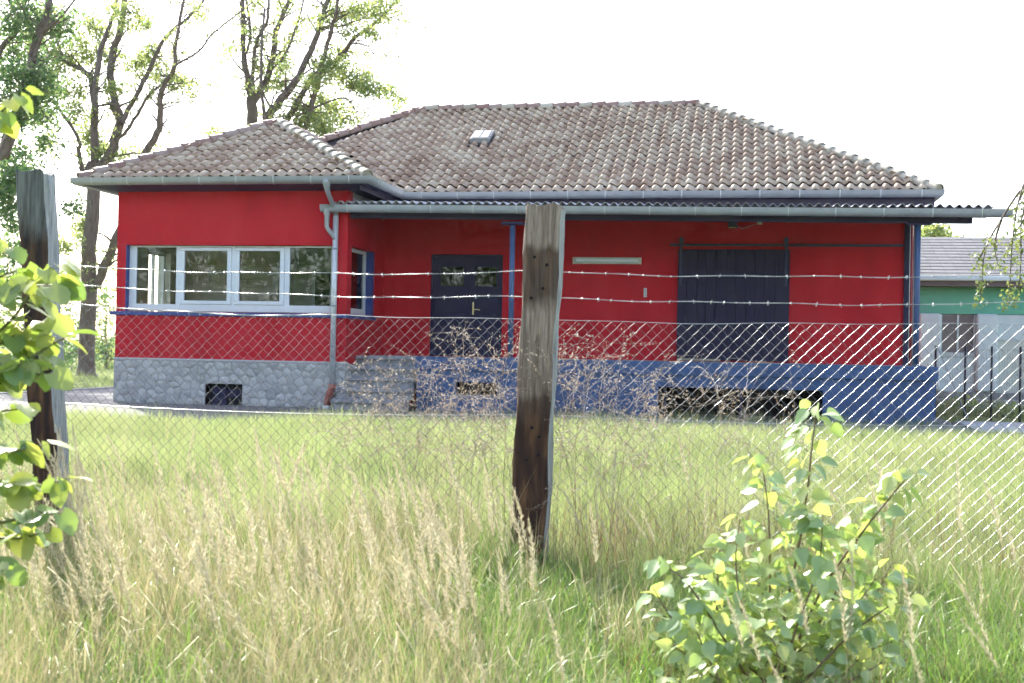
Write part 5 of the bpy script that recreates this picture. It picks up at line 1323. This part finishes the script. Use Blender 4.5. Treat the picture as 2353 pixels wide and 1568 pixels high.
LT = [([root, (-400, 1200), (-380, 900), (-330, 600), (-280, 300), (-260, 100)], 0.03, 0.012, 0.0),
      ([(-380, 900), (-200, 850), (-60, 800), (30, 730), (80, 650), (118, 612)], 0.012, 0.003, 0.05), ([(-370, 820), (-180, 740), (-40, 690), (60, 660), (130, 655)], 0.012, 0.003, -0.1),
      ([(-380, 980), (-160, 960), (-20, 880), (60, 830), (120, 790), (150, 775)], 0.012, 0.003, 0.0), ([(-395, 1120), (-150, 1120), (0, 1120), (70, 1130), (130, 1105), (150, 1115)], 0.011, 0.003, 0.1),
      ([(-395, 1060), (-140, 1060), (0, 1040), (90, 1030)], 0.010, 0.003, -0.05), ([(-398, 1200), (-150, 1230), (0, 1200), (60, 1190), (120, 1180)], 0.011, 0.003, 0.0),
      ([(-320, 520), (-150, 380), (-40, 300), (20, 240), (50, 225)], 0.010, 0.003, 0.0), ([(-330, 640), (-120, 640), (-20, 640), (40, 620)], 0.008, 0.003, 0.1),
      ([(-398, 1280), (-150, 1330), (-40, 1310), (5, 1310)], 0.01, 0.003, -0.25), ([(-385, 950), (-120, 880), (0, 790), (60, 760), (100, 745)], 0.01, 0.003, 0.08),
      ([(-390, 1010), (-130, 930), (-20, 860), (50, 850), (90, 860)], 0.009, 0.003, -0.1), ([(-398, 1150), (-120, 1000), (-20, 950), (40, 940)], 0.009, 0.003, 0.1), ([(-330, 600), (-130, 560), (-40, 560), (20, 590)], 0.009, 0.003, -0.1),
      ([(-398, 1260), (-120, 1280), (-30, 1240), (50, 1235), (90, 1225)], 0.009, 0.003, 0.1)]
leafy('lime_sapling', 'young lime tree with big sunlit leaves reaching in from the left', 'tree', lime_base, LT, lime_me, 0.086, 0.018, 3, 300, m_twigg, YLM, 0.15, 0.5, 0.5)
YSP = -22.3
sb_ = at(1775, 1700, YSP); sap_base = (sb_[0], YSP, gz(YSP)); root2 = ('p', np.array(sap_base))
ST = [([root2, (1768, 1600), (1790, 1480), (1835, 1250), (1855, 1120), (1868, 1000), (1882, 925)], 0.011, 0.0022, 0.0), ([root2, (1760, 1500), (1768, 1350), (1765, 1180), (1748, 1050)], 0.009, 0.002, 0.12),
      ([root2, (1830, 1480), (1890, 1350), (1990, 1210), (2055, 1130), (2092, 1085)], 0.009, 0.002, 0.05), ([root2, (1720, 1560), (1640, 1430), (1570, 1330), (1515, 1295)], 0.009, 0.002, -0.1),
      ([root2, (1850, 1560), (1950, 1460), (2030, 1400), (2062, 1385)], 0.008, 0.002, -0.15), ([root2, (1700, 1600), (1610, 1530), (1545, 1480)], 0.008, 0.002, -0.1),
      ([root2, (1820, 1520), (1900, 1400), (1950, 1280), (1962, 1200)], 0.009, 0.002, 0.2), ([root2, (1740, 1500), (1705, 1400), (1690, 1290), (1700, 1190)], 0.008, 0.002, 0.05),
      ([root2, (1850, 1620), (1960, 1560), (2030, 1520)], 0.008, 0.002, -0.2), ([root2, (1700, 1640), (1620, 1600), (1550, 1560)], 0.007, 0.002, -0.2), ([root2, (1790, 1580), (1830, 1440), (1880, 1300), (1890, 1180)], 0.008, 0.002, -0.1),
      ([root2, (1750, 1560), (1690, 1500), (1640, 1380), (1610, 1310)], 0.007, 0.002, 0.1), ([root2, (1800, 1600), (1870, 1520), (1960, 1400), (2010, 1330)], 0.008, 0.002, -0.05), ([root2, (1780, 1580), (1790, 1500), (1740, 1430)], 0.007, 0.002, -0.25),
      ([root2, (1690, 1620), (1590, 1500), (1530, 1400), (1500, 1350)], 0.007, 0.002, 0.1), ([root2, (1870, 1610), (1990, 1500), (2070, 1470)], 0.007, 0.002, 0.1), ([root2, (1680, 1600), (1600, 1450), (1590, 1380)], 0.007, 0.002, -0.2),
      ([root2, (1900, 1500), (2000, 1380), (2050, 1290)], 0.007, 0.002, 0.15), ([root2, (1660, 1650), (1580, 1640), (1530, 1600)], 0.007, 0.002, -0.15), ([root2, (1900, 1640), (2000, 1610), (2050, 1580)], 0.007, 0.002, -0.1), ([root2, (1720, 1520), (1650, 1350), (1660, 1250)], 0.007, 0.002, 0.25)]
leafy('birch_sapling', 'bushy leafy sapling with glossy pale leaves at the lower right', 'plant', sap_base, ST, sap_me, 0.080, 0.0150, 8, 300, m_twig, YSP, 0.2, 0.22, 0.6)


# ================================================================== ADDED VEIL
hz = MB().box(-130, 150, -75, 125, -1.6, 24).build('veil_haze', None); tag(hz, kind='stuff')  # thin volume added to lift the dark tones, like veiling flare
mh = bpy.data.materials.new('veil_haze'); mh.use_nodes = True; nh = mh.node_tree; nh.nodes.clear()
ho = nh.nodes.new('ShaderNodeOutputMaterial'); hv = nh.nodes.new('ShaderNodeVolumePrincipled')
hv.inputs['Color'].default_value = (0.96, 0.97, 1.0, 1); hv.inputs['Density'].default_value = 0.00016; hv.inputs['Anisotropy'].default_value = 0.3
nh.links.new(hv.outputs[0], ho.inputs['Volume']); hz.data.materials.append(mh)
